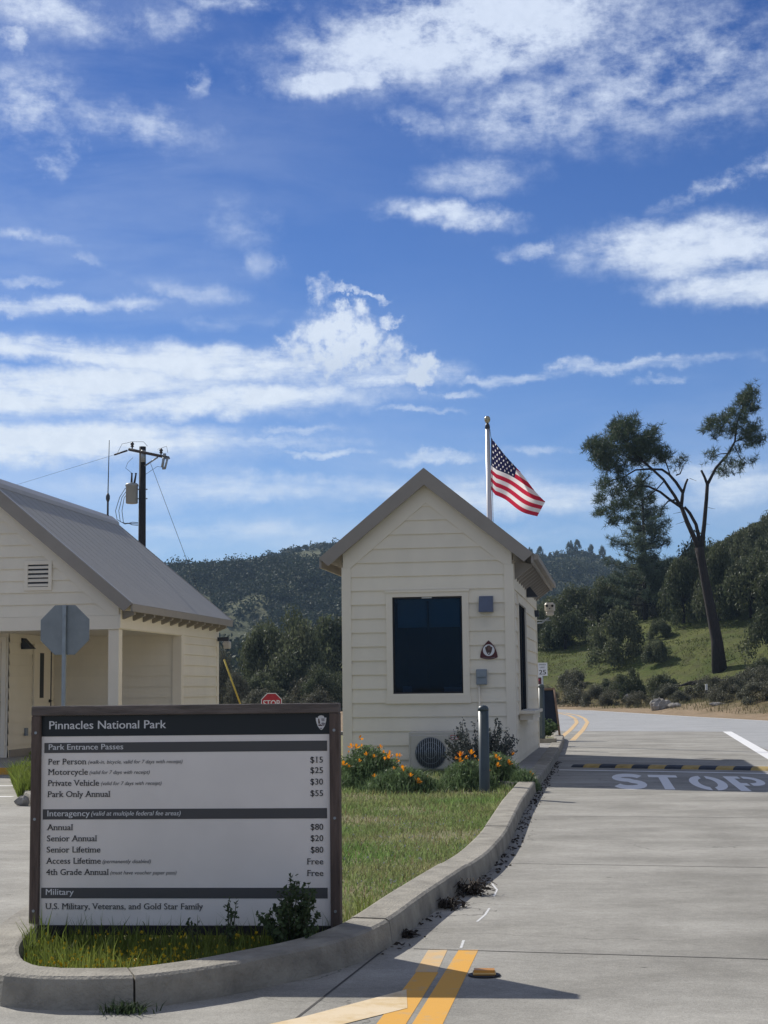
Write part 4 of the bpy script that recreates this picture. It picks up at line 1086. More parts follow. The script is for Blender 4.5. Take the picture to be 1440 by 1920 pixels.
    mb = MB(); mb.box(.16, .30, L - .16, L - .02, 2.10, 2.255, 0, .02); mb.tube([(.2, L - .165, 2.2), (.2, L - .19, 2.2)], .045, 12); mb.build('lamp_head', M['white_metal'], cm)
    # the paved apron with a yellow painted edge
    mb = MB(); mb.box(-9, .9, -2.28, L + .6, .006, .10); a = mb.build('porch_slab', M['slab']); a.location = B.location; a.rotation_euler = B.rotation_euler; tag(a, kind='structure')
    mb = MB(); mb.box(-9, .9, -2.30, -2.281, .006, .104); mb.box(-9, .9, -2.30, -2.18, .1005, .1045); a = mb.build('painted_kerb_edge', M['yellow']); a.location = B.location; a.rotation_euler = B.rotation_euler; tag(a, kind='structure')
    # whip antenna on the ridge
    an = thing('antenna', 'thin dark whip antenna on the far end of the metal roof ridge', 'antenna', B.matrix_basis @ Vector((-HW + .02, L - .2, zP + .05)), YAW)
    mb = MB(); mb.tube([(0, 0, -.05), (0, 0, .42)], .022, 8); mb.tube([(0, 0, .30), (0, 0, .36), (0, 0, .42), (0, 0, .48)], [.025, .045, .045, .02], 8); mb.build('mount', M['cable'], an)
    mb = MB(); mb.tube([(0, 0, .42), (.02, 0, 1.62)], [.013, .008], 6); mb.build('whip', M['cable'], an)


build_left()

# ------------------------------------------------------------------ road signs
def octagon(r): return [(r * math.cos(rad(22.5 + 45 * k)), r * math.sin(rad(22.5 + 45 * k))) for k in range(8)]


st = thing('stop_sign', 'octagonal road sign seen from its bare metal back on a grey square post', 'road sign', (-4.92, 23.8, 0.004), rad(-4))
mb = MB(); mb.prism([(x, z + 2.19) for x, z in octagon(.412)], 1, -.004, 0.0); mb.build('sign_panel', M['sign_back'], st)
mb = MB(); mb.box(-.028, .028, -.062, -.006, 0, 2.57, 0, .004); mb.build('post', M['galv'], st)
for z in (1.98, 2.40): mb = MB(); mb.tube([(0, -.062, z), (0, -.075, z)], .014, 6); mb.build('bolt', M['galv'], st)
mb = MB(); mb.prism([(x, z + 2.19) for x, z in octagon(.405)], 1, 0.0005, 0.002); mb.build('sign_face', M['stop_red'], st)
s2 = thing('stop_sign', 'red STOP sign peeking over the top of the fee board', 'road sign', (-2.945, 40.0, 0.004), rad(8))
mb = MB(); mb.prism([(x, z + .885) for x, z in octagon(.29)], 1, 0, .004); mb.build('sign_panel', M['sign_white'], s2)
mb = MB(); mb.prism([(x, z + .885) for x, z in octagon(.267)], 1, -.002, -.0005); mb.build('sign_face', M['stop_red'], s2)
mb = MB(); letter(mb, 'STOP', 0, .80, .17, lambda a, b, c: (a, -.0035 - .0003 * c, b), width=.42, align='C', bold=.02); mb.build('lettering', M['sign_white'], s2)
mb = MB(); mb.tube([(0, .03, 0), (0, .03, 1.05)], .025); mb.build('post', M['galv'], s2)
s3 = thing('speed_limit_sign', 'white speed limit 25 sign beyond the booth at the far roadside', 'road sign', (7.05, 70.0, 0.0), rad(-5))
mb = MB(); mb.box(-.225, .225, 0, .006, 1.71, 2.30); mb.build('sign_panel', M['sign_white'], s3)
mb = MB()
for t, z, c, w, b in (('SPEED', 2.185, .062, .31, .008), ('LIMIT', 2.055, .065, .22, .008), ('25', 1.775, .20, .31, .02)):
    mb = MB(); letter(mb, t, 0, z, c, lambda a, b_, c_: (a, -.003 - .0004 * c_, b_), width=w, align='C', bold=b); mb.build('lettering', M['ink_dark'], s3)
mb = MB(); mb.box(-.03, .03, .008, .06, -.1, 2.3); mb.build('post', M['galv'], s3)
s4 = thing('warning_sign', 'dark red square sign with pale border half hidden behind the booth corner', 'road sign', (5.79, 60.0, 0.0), rad(-5))
mb = MB(); mb.box(-.24, .24, 0, .006, 1.16, 1.64); mb.build('sign_panel', M['sign_white'], s4)
mb = MB(); mb.box(-.22, .205, -.003, -.0005, 1.26, 1.585); mb.build('sign_face', M['maroon'], s4)
mb = MB(); mb.face([(-.15, -.0045, 1.30), (-.10, -.0045, 1.28), (.16, -.0045, 1.50), (.12, -.0045, 1.54)]); mb.build('diagonal_bar', M['stop_red'], s4)
mb = MB(); mb.box(-.03, .03, .008, .06, -.1, 1.6); mb.build('post', M['galv'], s4)
# chalkboard easel
cb = thing('chalkboard', 'dark A-frame chalkboard with light wood frame on the island end', 'chalkboard', (3.55, 36.0, 0.06), rad(-6))
def cbp(x, z, o=0.0): return (x, (z - 1.13) * -.28 * -1 + o - .0, z)
mb = MB()
for a, b in (((-.40, -.0), (-.33, 1.14)), ((.44, -.0), (.33, 1.14))):
    mb.tube([cbp(a[0], a[1]), cbp(b[0], b[1])], .026, 6)
mb.tube([cbp(-.34, 1.12), cbp(.34, 1.12)], .03, 6); mb.tube([cbp(-.39, .2), cbp(.42, .2)], .026, 6)
for a, b in (((-.40, 0), (-.33, 1.14)), ((.44, 0), (.33, 1.14))): mb.tube([(a[0], .75, a[1]), (b[0], .06, b[1])], .022, 6)
mb.build('frame', M['oak_wood'], cb)
mb = MB(); mb.face([cbp(-.38, .22, .012), cbp(.41, .22, .012), cbp(.325, 1.10, .012), cbp(-.325, 1.10, .012)]); mb.face([cbp(-.38, .22, .022), cbp(.41, .22, .022), cbp(.325, 1.10, .022), cbp(-.325, 1.10, .022)][::-1]); mb.build('board', M['chalk'], cb)

# ------------------------------------------------------------------ bollards, speed bump, road stud
bo = thing('bollard', 'dark slate bollard on the lawn in front of the booth', 'bollard', (1.112, 17.9, 0.03), 0, 'slate bollards on the island')
mb = MB(); mb.lathe([(.064, -.05), (.062, .02), (.0605, .05), (.0605, .955)], n=20); mb.build('post', M['bollard'], bo)
mb = MB(); mb.lathe([(.063, .95), (.063, .972), (.052, .995), (.03, 1.008), (.005, 1.012)], n=20); mb.build('cap', M['bollard'], bo)
dup(bo, (3.045, 30.6, .28), .4, None, 'dark slate bollard behind the booth beside the chalkboard')
sb = thing('speed_bump', 'black and yellow rubber speed bump across the lane', 'speed bump', (2.90, 24.22, 0.005), math.atan2(-1.60, 2.70))
for k in range(15):
    mb = MB(); x0 = k * .262 - .05
    prof = [(-.17, 0), (-.13, .03), (-.05, .05), (.05, .05), (.13, .03), (.17, 0)]
    if k == 0: mb.prism([(a * .8, b * .75) for a, b in prof], 0, x0 + .05, x0 + .26)
    else: mb.prism(prof, 0, x0, x0 + .2575)
    mb.build('segment', M['bump_yellow'] if k % 2 else M['bump_black'], sb)
rs_ = thing('road_stud', 'amber reflective road stud on a black base beside the yellow line', 'road stud', (.412, 6.90, .006), rad(-3)); rs_.scale = (.86, .86, .86)
mb = MB(); mb.lathe([(.082, 0), (.082, .004), (.07, .007)], n=28); mb.build('base', M['black'], rs_)
mb = MB(); mb.prism([(-.045, .007), (-.03, .03), (.03, .03), (.045, .007)], 0, -.052, .052); mb.build('reflector', M['amber'], rs_)
mb = MB(); mb.box(-.058, .058, -.047, .047, .0072, .018, 0, .004); mb.build('housing', mat('amber_pale', (.62, .40, .14), .5), rs_)

# ------------------------------------------------------------------ flagpole and flag
fp = thing('flagpole', 'silver flagpole with a gold ball rising behind the booth', 'flagpole', (2.335, 34.0, .05))
mb = MB(); mb.tube([(0, 0, 0), (0, 0, 3.5), (-.01, 0, 6.9)], [.075, .068, .048], 14); mb.build('pole', M['pole_white'], fp)
mb = MB(); mb.tube([(-.01, 0, 6.9), (-.01, 0, 6.93), (-.01, 0, 6.99), (-.01, 0, 7.04)], [.05, .06, .05, .02], 12); mb.build('truck', M['dark_steel'], fp)
mb = MB(); mb.lathe([(.012, 7.02), (.04, 7.045), (.062, 7.085), (.068, 7.12), (.062, 7.155), (.04, 7.185), (.008, 7.195)], (-.01, 0), 16); mb.build('ball', M['ball'], fp)
mb = MB(); mb.tube([(.04, -.02, 6.9), (.075, -.03, 6.6), (.072, -.03, 5.4), (.075, -.02, 4), (.08, -.01, 1.2)], .006, 5); mb.build('halyard', M['cable'], fp)


def build_flag():
    m_w = mat('flag_white', (.82, .80, .80), .8, trans=.55); m_r = mat('flag_red', (.55, .025, .06), .8, trans=.5); m_b = mat('flag_blue', (.020, .022, .085), .8, trans=.25)
    NU, NV = 114, 78; HT = Vector((2.40, 34, 6.765)); HB = Vector((2.375, 34, 5.52)); FT = Vector((3.98, 34.15, 6.01)); FB = Vector((3.355, 33.75, 4.94)); NX, NZ = .784, .62
    v = []
    for j in range(NV + 1):
        for i in range(NU + 1):
            s, t = i / NU, j / NV
            p = (HT.lerp(FT, s)).lerp(HB.lerp(FB, s), t)
            p += Vector((.0, .09 * math.sin(s * 8 + t * 2.5) * min(1, s * 3), .035 * math.sin(s * 7.0 - .4) * (1 - s * .5) - .03 * math.sin(math.pi * s) * t))
            if s < .1: p.z += .07 * (1 - s / .1) * (.25 + t)
            h = (p.x - HT.x) * NX + (p.z - HT.z) * NZ              # the upper corner has fallen behind along a diagonal fold
            if h > 0: p = Vector((p.x - 1.32 * h * NX, p.y + .05 + .55 * h, p.z - 1.32 * h * NZ))
            v.append(p)
    f = []; mi = []
    W1 = NU + 1
    for j in range(NV):
        for i in range(NU):
            f.append((j * W1 + i, j * W1 + i + 1, (j + 1) * W1 + i + 1, (j + 1) * W1 + i))
            s, t = (i + .5) / NU, (j + .5) / NV
            k = 1 if int(t * 13) % 2 == 0 else 0
            if s < .4 and t < 7 / 13:
                k = 2; cu, cv = s / .4, t / (7 / 13)
                for r in range(9):
                    n_ = 6 if r % 2 == 0 else 5
                    for c in range(n_):
                        x = (c + .5 + (.5 if n_ == 5 else 0)) / 6; y = (r + .6) / 9.3
                        if ((cu - x) * 1.41) ** 2 + (cv - y) ** 2 < .0011: k = 0
            mi.append(k)
    o = mesh_np('flag', [tuple(p) for p in v], f, [m_w, m_r, m_b], smooth=True, mi=mi)
    tag(o, 'red, white and blue starred flag hanging in a light wind from the flagpole', 'flag')


build_flag()

# ------------------------------------------------------------------ utility pole
up = thing('utility_pole', 'dark wooden utility pole with crossarm and transformer behind the left building', 'utility pole', (-8.97, 57.0, -.06))
mb = MB(); mb.tube([(0, 0, 0), (0, 0, 6.0), (.0, 0, 10.35)], [.165, .145, .125], 14); mb.build('pole', M['pole_wood'], up)
mb = MB(); mb.tube([(-.50, -.12, 10.24), (1.04, -.40, 9.86)], .055, 6); mb.build('crossarm', M['xarm'], up)
mb = MB(); mb.tube([(.12, -.2, 9.60), (.62, -.34, 9.90)], .03, 6); mb.tube([(.05, -.14, 9.75), (.05, -.14, 10.2)], .09, 8); mb.build('brace', M['galv'], up)
for x, y, z in ((-.36, -.15, 10.26), (.74, -.34, 9.98)):
    mb = MB(); mb.tube([(x, y, z), (x, y, z + .05), (x, y, z + .08), (x, y, z + .13), (x, y, z + .16), (x, y, z + .22), (x, y, z + .25)], [.02, .03, .07, .04, .075, .05, .02], 10); mb.build('insulator', M['insul'], up)
mb = MB(); mb.tube([(-.55, -.1, 10.20), (-1.05, 0, 10.06)], .035, 8); mb.build('strain_insulator', M['insul'], up)
mb = MB(); mb.tube([(.88, -.42, 10.02), (.88, -.42, 9.9)], .06, 8); mb.tube([(.86, -.45, 9.88), (.80, -.45, 9.5)], .05, 8); mb.tube([(1.0, -.45, 9.86), (.9, -.45, 9.45)], .04, 8); mb.tube([(1.08, -.43, 9.84), (.85, -.43, 9.84)], .035, 6); mb.tube([(.80, -.45, 9.47), (.92, -.45, 9.47)], .05, 6); mb.build('fuse_cutout', M['galv'], up)
mb = MB(); mb.lathe([(.20, 8.22), (.225, 8.24), (.225, 8.86), (.245, 8.87), (.245, 8.92), (.20, 8.97), (.05, 9.0)], (-.385, -.02), 18); tr = mb.build('transformer', M['tank'], up)
mb = MB()
for a, b in ((-.40, -.39), (-.30, -.24)): mb.tube([(a, -.02, 8.95), (b, -.02, 9.30), (b, -.02, 9.36)], [.045, .03, .045], 8)
mb.split('bushing', M['insul'], tr)
mb = MB()
for z in (8.4, 8.75): mb.box(-.17, .19, -.03, .03, z - .02, z + .02)
mb.split('bracket', M['galv'], up)
mb = MB()
for k, (w, b_) in enumerate(((.95, 7.7), (.80, 7.62), (.68, 7.56))):
    mb.tube([(-.62 + k * .05, -.05, 8.8 - k * .1), (-.72 - w * .12 + k * .07, -.05, 8.45), (-.98 + k * .12, -.06, 7.95), (-.92 + k * .12, -.06, b_ - .08), (-.62 + k * .05, -.06, 7.45 + k * .02), (-.35, -.06, 7.52 - k * .05), (-.14, -.06, 7.50 - k * .05)], .013, 6)
mb.tube([(-.36, -.15, 10.52), (-.75, -.1, 10.45), (-.95, 0, 10.1)], .008, 5); mb.tube([(-.36, -.15, 10.52), (.05, -.1, 10.52), (.2, -.1, 10.35)], .008, 5)
mb.tube([(-.39, -.02, 9.36), (-.62, -.02, 9.55), (-.55, -.02, 9.75), (-.35, -.02, 9.95)], .008, 5)
mb.tube([(.84, -.45, 9.5), (.6, -.35, 9.55), (.14, -.1, 9.3)], .008, 5); mb.tube([(.6, -.3, 10.2), (.95, -.38, 10.3), (1.0, -.42, 10.05)], .008, 5)
mb.split('cable', M['cable'], up)
mb = MB(); mb.tube([(-1.05, 0, 10.06), (-6, 3, 9.2), (-16, 9, 8.6), (-36, 21, 10)], .005, 5); mb.build('power_line', M['cable'], up)
gw = thing('guy_wire', 'thin guy wire with a yellow guard running from the utility pole to the ground', 'guy wire', (-8.7, 57.0, 0.0))
mb = MB(); mb.tube([(.03, 0, 9.66), (2.68, 0, 2.6), (3.66, 0, -.1)], .009, 5); mb.build('wire', M['cable'], gw)
mb = MB(); mb.tube([(2.77, -.02, 2.36), (3.63, -.02, .0)], .032, 8); mb.build('guard', M['yellow_guard'], gw)

# ------------------------------------------------------------------ foliage
def leaves(rng, C, Rr, n, size, flat=0.0, shell=0.45):
    """n rhombic leaf cards per clump: C (k,3) centres, Rr (k,) or (k,3) radii."""
    C = np.asarray(C, float); k = len(C); Rr = np.asarray(Rr, float)
    if Rr.ndim == 1: Rr = np.stack([Rr] * 3, 1)
    idx = np.repeat(np.arange(k), n)
    d = rng.normal(size=(k * n, 3)); d /= np.linalg.norm(d, axis=1, keepdims=True)
    r = rng.random((k * n, 1)) ** shell
    p = C[idx] + d * r * Rr[idx]
    a = rng.normal(size=(k * n, 3)); a[:, 2] *= (1 - flat); a /= np.linalg.norm(a, axis=1, keepdims=True)
    b = np.cross(a, rng.normal(size=(k * n, 3))); b /= np.linalg.norm(b, axis=1, keepdims=True)
    s = size * (0.55 + 0.9 * rng.random((k * n, 1)))
    v = np.stack([p - a * s, p + b * s * .5, p + a * s, p - b * s * .5], 1).reshape(-1, 3)
    f = np.arange(len(v)).reshape(-1, 4)
    return v, f


def join(parts):
    V = []; F = []; o = 0
    for v, f in parts: V.append(v); F.append(f + o); o += len(v)
    return np.concatenate(V), np.concatenate(F)


def crown_mesh(name, seed, mtl, clumps=26, n=150, size=.055, tall=.85, spread=1.0, low=.03, irregular=.3):
    rng = np.random.default_rng(seed); C = []; Rr = []
    for i in range(clumps):
        a = rng.random() * 6.283; h = rng.random() ** .8; rr = math.sqrt(max(0.02, 1 - (h * 1.0) ** 2.2)) * (.35 + .5 * rng.random() ** .5) * spread
        C.append((rr * math.cos(a), rr * math.sin(a), low + h * tall * (1 + irregular * (rng.random() - .5)))); Rr.append(.17 + .17 * rng.random())
    v, f = leaves(rng, C, Rr, n, size)
    o = mesh_np(name, v, f, mtl); me = o.data; bpy.data.objects.remove(o)
    return me


def trunk_mesh(name, seed, mtl, h=.55, r=.05):
    rng = random.Random(seed); mb = MB()
    mb.tube([(0, 0, -.08), (.02, .01, h * .4), (.0, .03, h)], [r * 1.25, r, r * .6], 7)
    for k in range(6):
        a = k * 1.05 + rng.random(); l = .35 + .25 * rng.random()
        mb.tube([(0, 0, h * (.35 + .08 * k)), (math.cos(a) * l * .5, math.sin(a) * l * .5, h * .6 + .12), (math.cos(a) * l, math.sin(a) * l, h * .8 + .25 * rng.random())], [r * .6, r * .4, r * .15], 5)
    o = mb.build(name, mtl); me = o.data; bpy.data.objects.remove(o)
    return me


CR = {}
for k in range(4):
    CR['oak', k] = crown_mesh('oak_crown', 20 + k, M['oakleaf'], 30, 330, .034)
    CR['dark', k] = crown_mesh('dark_crown', 40 + k, M['darkleaf'], 30, 330, .034, tall=.92)
    CR['grey', k] = crown_mesh('grey_crown', 60 + k, M['greyleaf'], 24, 300, .034, tall=.8)
    CR['brush', k] = crown_mesh('brush_crown', 80 + k, M['brushleaf'], 22, 280, .032, tall=.7)
TRK = [trunk_mesh('trunk', 5 + k, M['bark']) for k in range(3)]


def tree(kind, x, y, w, h, label, group=None, name='oak_tree', z=None):
    z = land(x, y) if z is None else z
    t = thing(name, label, 'tree' if 'tree' in name else 'shrub', (x, y, z - .05), random.random() * 6.28, group)
    t.scale = (w, w, h)
    c = bpy.data.objects.new('crown', CR[kind, random.randrange(4)]); COL.objects.link(c); c.parent = t
    c = bpy.data.objects.new('trunk', TRK[random.randrange(3)]); COL.objects.link(c); c.parent = t


def shrub(kind, x, y, w, h, label, group=None, name='shrub'):
    o = bpy.data.objects.new(name, CR[kind, random.randrange(4)]); COL.objects.link(o)
    o.location = (x, y, land(x, y) - .08 * h); o.scale = (w, w, h); o.rotation_euler = (0, 0, random.random() * 6.28)
    tag(o, label, 'shrub', group)


tree('oak', 15.0, 101.2, 2.15, 3.2, 'big round grey-green oak bush alone in the middle of the grassy slope', name='oak_shrub')
tree('dark', 13.2, 114.0, 2.0, 3.0, 'broad dark bush on the grassy slope just right of the booth', name='oak_shrub')
tree('oak', 11.6, 117.0, 1.7, 2.6, 'grey-green bush directly behind the booth corner at the slope foot', name='oak_shrub')
tree('dark', 22.0, 88.2, 1.75, 3.1, 'big dense bush just right of the tall forked pine trunk', name='oak_shrub')
tree('oak', 23.4, 86.0, 1.9, 3.2, 'dark bush at the right picture edge beside the big dense bush', name='oak_shrub')
shrub('dark', 13.5, 86.8, 1.1, 1.5, 'small rounded dark shrub low on the slope above the dirt shoulder')
shrub('oak', 15.1, 85.0, 1.0, 1.3, 'rounded shrub between the small dark shrub and the forked pine')
shrub('oak', 16.9, 97.0, 1.0, 1.5, 'small shrub on the grassy slope below and right of the big round bush')
shrub('grey', 11.9, 99.0, 1.1, 1.4, 'pale shrub on the slope left of the big round bush')
shrub('oak', 18.9, 107.0, 1.1, 1.4, 'rounded shrub high on the grassy slope behind the pine trunk')
G1 = 'oaks massed on the right hillside'
for (x, y, w, h) in ((20.0, 116.5, 2.5, 4.0), (18.2, 117.5, 2.1, 3.2), (20.9, 108.5, 1.9, 4.0), (22.4, 111.0, 2.2, 4.4), (24.4, 103.2, 2.4, 3.6), (22.8, 105.5, 1.9, 4.6), (16.3, 118.5, 2.1, 3.0), (14.2, 119.5, 2.0, 2.6), (26.3, 100.5, 2.4, 3.8)):
    tree('dark', x, y, w, h, 'dark evergreen oak along the top edge of the grassy slope', 'dark oaks along the top of the grassy slope')
for i in range(84):
    for _ in range(60):
        x = random.uniform(10, 62); y = random.uniform(112, 178)
        if beyond(x, y) > 23 and x / y < .36: break
    crest = 1.25 + y * float(np.interp(x / y, (.10, .135, .16, .185, .215, .235, .255), (.055, .064, .074, .080, .090, .100, .112)))   # the wood's canopy line
    w = random.uniform(1.5, 2.7); hh = min(w * random.uniform(1.25, 1.75), (crest - land(x, y)) / 1.12)
    if hh < 1.0: continue
    w = min(w, hh); tree('dark' if i % 5 < 3 else ('oak' if i % 5 == 3 else 'grey'), x, y, w, hh, 'evergreen oak in the dense wood covering the right hillside', G1)
for i, (x, y, w, h, k) in enumerate(((10.6, 87.2, 1.1, 1.2, 'brush'), (11.5, 85.0, 1.0, 1.3, 'grey'), (12.2, 83.5, .9, 1.1, 'brush'), (12.6, 77.6, .8, 1.1, 'brush'), (14.5, 79.2, 1.1, 1.2, 'grey'), (15.8, 78.8, 1.2, 1.3, 'brush'), (14.7, 67.5, 1.1, 1.15, 'brush'), (15.3, 64.2, 1.0, 1.0, 'grey'), (16.2, 63.5, 1.0, 1.1, 'brush'),
                                     (13.0, 91.0, 1.0, 1.1, 'oak'), (11.6, 95.0, 1.2, 1.3, 'brush'), (16.6, 75.0, 1.2, 1.4, 'grey'), (17.8, 72.0, 1.2, 1.3, 'brush'), (18.6, 78.0, 1.2, 1.3, 'grey'), (17.2, 82.5, 1.0, 1.0, 'brush'), (15.6, 72.0, .9, .9, 'brush'), (19.8, 81.5, 1.1, 1.2, 'oak'), (9.4, 90.5, 1.0, 1.2, 'grey'), (14.0, 74.5, .7, .7, 'grey'), (13.3, 88.5, .9, 1.2, 'grey'))):
    shrub(k, x, y, w, h * .85, 'low grey-brown scrub bush behind the dirt road shoulder', 'low scrub bushes along the road shoulder')
# left of the booth, behind the fee board
tree('oak', -5.4, 97.0, 2.6, 4.7, 'large round oak behind the fee board, right part of the gap', z=.2)
tree('dark', -3.5, 103.0, 2.6, 4.9, 'dark oak close to the left wall of the booth', z=.4)
tree('dark', -7.7, 99.0, 2.4, 4.3, 'dark oak in the middle of the gap between the two buildings', z=.3)
tree('oak', -8.4, 108.0, 2.2, 5.0, 'brownish oak rising behind the dark ones in the gap', z=.4)
tree('dark', -6.0, 110.0, 2.6, 5.2, 'tall dark oak farthest back in the gap between the buildings', z=.4)
shrub('grey', -9.4, 90.0, 1.3, 3.6, 'pale feathery willow shrub just right of the left building', name='willow_shrub')
shrub('grey', -8.4, 88.0, 1.0, 2.2, 'pale olive shrub beside the yellow guy guard', name='willow_shrub')
shrub('brush', -3.6, 82.0, 1.3, 1.5, 'brown scrub bush in front of the dark oak by the booth')
shrub('brush', -5.0, 80.0, 1.0, 1.1, 'brown scrub bush behind the red stop sign')
shrub('grey', -7.0, 84.0, 1.2, 1.3, 'greyish scrub bush left of the red stop sign')


for i in range(12):
    shrub(['dark', 'oak', 'brush'][i % 3], -10.2 + i * .72, 92 + (i * 7) % 9, random.uniform(1.2, 1.9), random.uniform(1.8, 2.8), 'rounded bush in the dark thicket between the two buildings', 'bushes of the thicket between the buildings', 'thicket_bush')


def tufts(rng, C, n, length, width):
    """Pine needles: n thin triangles fanning from each centre."""
    C = np.asarray(C, float); idx = np.repeat(np.arange(len(C)), n); m_ = len(idx)
    d = rng.normal(size=(m_, 3)); d[:, 2] += .35; d /= np.linalg.norm(d, axis=1, keepdims=True)
    b = np.cross(d, rng.normal(size=(m_, 3))); b /= np.linalg.norm(b, axis=1, keepdims=True)
    p = C[idx]; L = length * (.6 + .7 * rng.random((m_, 1)))
    v = np.stack([p - b * width * .3, p + b * width * .3, p + d * L + b * width * .12, p + d * L - b * width * .12], 1).reshape(-1, 3)
    return v, np.arange(len(v)).reshape(-1, 4)


def build_pine():
    px, py = 19.6, 91.2; k = 91.2 / 2900 / 3.2                    # metres per enlarged-photo unit at this distance
    t = thing('pine_tree', 'tall forked grey pine with a bare trunk and lopsided high crown', 'tree', (px, py, land(px, py) - .1))
    rng = np.random.default_rng(3)
    def q(x, y, d=0.0): return ((x - 862) * k, d, (1790 - y) * k)
    limbs = [([(862, 1800), (850, 1600), (815, 1380), (795, 1260), (775, 1120), (762, 1040)], [.52, .38, .32, .29, .27, .30], 0),
             ([(762, 1045), (740, 1000), (692, 890), (660, 795)], [.22, .19, .17, .15], -.2),
             ([(660, 795), (625, 730), (590, 680), (555, 630), (490, 570), (420, 510), (350, 420), (300, 350)], [.13, .12, .11, .1, .09, .08, .06, .03], -.5),
             ([(662, 800), (672, 740), (678, 705), (640, 640), (600, 590), (560, 560), (480, 555), (400, 560), (330, 600), (250, 622)], [.14, .13, .12, .11, .1, .09, .075, .06, .05, .03], .4),
             ([(655, 790), (600, 745), (550, 695), (480, 655), (400, 650), (340, 690)], [.11, .1, .09, .08, .06, .03], .9),
             ([(678, 705), (700, 650), (715, 620)], [.1, .085, .075], .4),
             ([(770, 1020), (752, 900), (720, 830), (688, 790)], [.15, .13, .12, .1], .3),
             ([(775, 1050), (790, 960), (800, 900), (820, 740), (828, 655)], [.2, .17, .16, .14, .13], .1),
             ([(828, 655), (880, 560), (960, 470), (1000, 400), (1015, 290), (1060, 180), (1085, 110)], [.12, .1, .085, .075, .06, .045, .02], -.1),
             ([(826, 660), (815, 610), (798, 568)], [.11, .095, .085], .3),
             ([(630, 750), (590, 755), (560, 790), (545, 850)], [.07, .06, .045, .02], .6),
             ([(640, 600), (665, 590), (690, 540)], [.06, .05, .02], .2), ([(1000, 400), (1060, 380), (1110, 400)], [.05, .04, .02], -.3), ([(960, 470), (900, 480), (850, 500)], [.045, .035, .02], -.6), ([(1000, 430), (1040, 500), (1080, 530)], [.04, .03, .015], .4),
             ([(480, 600), (430, 640), (390, 720), (330, 770)], [.05, .045, .03, .02], 1.1), ([(330, 600), (280, 660), (250, 740), (230, 850)], [.045, .04, .03, .015], .2),
             ([(560, 640), (500, 700), (420, 760), (360, 820)], [.05, .04, .03, .015], -1.0), ([(420, 510), (330, 500), (230, 460)], [.05, .04, .02], -1.2), ([(490, 570), (440, 460), (400, 330)], [.05, .04, .02], .9), ([(600, 590), (560, 500), (520, 400)], [.05, .04, .02], -.8),
             ([(720, 620), (770, 632)], [.02, .008], .4), ([(825, 800), (865, 808)], [.02, .008], 0), ([(805, 898), (830, 902)], [.02, .008], 0), ([(690, 880), (625, 900)], [.025, .008], 0), ([(730, 870), (755, 880)], [.03, .01], .3), ([(660, 825), (612, 835)], [.02, .008], 0), ([(850, 1720), (900, 1725), (960, 1705)], [.04, .03, .015], -.4), ([(740, 1110), (700, 1115), (660, 1130)], [.025, .02, .01], 0)]
    mb = MB()
    for n_, (pts, r, d) in enumerate(limbs):
        r = [a * (.92 if n_ == 0 else .8) for a in r]
        mb.tube([q(x, y, d * min(1, i / max(1, len(pts) - 1) * 1.5)) for i, (x, y) in enumerate(pts)], r, 9)
    mb.build('trunk', M['bark'], t)
    blobs = [(230, 420, 75, 1), (140, 410, 50, 1), (110, 420, 30, .8), (300, 330, 80, 1), (370, 300, 60, 1), (290, 270, 35, .8), (380, 420, 90, 1), (470, 400, 80, 1), (510, 330, 34, .9), (540, 470, 60, .9), (240, 520, 70, 1), (310, 560, 50, .8), (180, 480, 60, 1), (430, 480, 70, 1), (560, 500, 40, .7), (650, 530, 45, .35), (680, 500, 25, .4),
             (200, 650, 50, .8), (180, 740, 40, .9), (185, 815, 42, 1), (250, 870, 42, 1), (270, 700, 50, .6), (330, 660, 50, .5), (340, 760, 60, .55), (270, 790, 50, .8), (400, 700, 50, .4), (350, 860, 45, .6), (440, 640, 40, .35), (480, 740, 40, .3), (540, 830, 35, .4), (300, 620, 40, .4),
             (1090, 110, 55, 1), (1060, 160, 50, .9), (1110, 190, 45, .9), (980, 220, 40, .8), (1050, 260, 50, .7), (1110, 310, 40, .8), (860, 285, 50, .8), (835, 320, 32, .6), (930, 290, 45, .7), (1000, 330, 50, .7), (1090, 370, 60, .9), (900, 350, 40, .5), (1140, 400, 40, .8), (860, 480, 45, .4), (950, 530, 50, .4), (920, 580, 38, .55), (1030, 540, 45, .4), (1095, 525, 28, .4), (1010, 450, 40, .4), (1000, 590, 25, .4), (960, 250, 35, .5)]
    C = []; tw = MB()
    for x, y, r, dn in blobs:
        c0 = q(x, y, rng.normal() * .5)
        for _ in range(5):
            d = rng.normal(size=3); d /= np.linalg.norm(d); d *= r * k * .95; e = (c0[0] + d[0], c0[1] + d[1], c0[2] + abs(d[2]) * .6)
            tw.tube([(c0[0], c0[1], c0[2] - r * k * .5), ((c0[0] + e[0]) / 2, (c0[1] + e[1]) / 2, c0[2]), e], [.022, .014, .006], 4, 0, False)
        for _ in range(int(r * r / 31 * dn)):
            d = rng.normal(size=3); d /= np.linalg.norm(d); d *= rng.random() ** .4 * r * k
            c = q(x, y, rng.normal() * .9); C.append((c[0] + d[0], c[1] + d[1] * 1.6, c[2] + d[2] * .9))
    tw.build('twigs', M['bark'], t)
    v, f = tufts(rng, C, 14, .30, .04); mesh_np('crown', v, f, M['needle'], t)


build_pine()


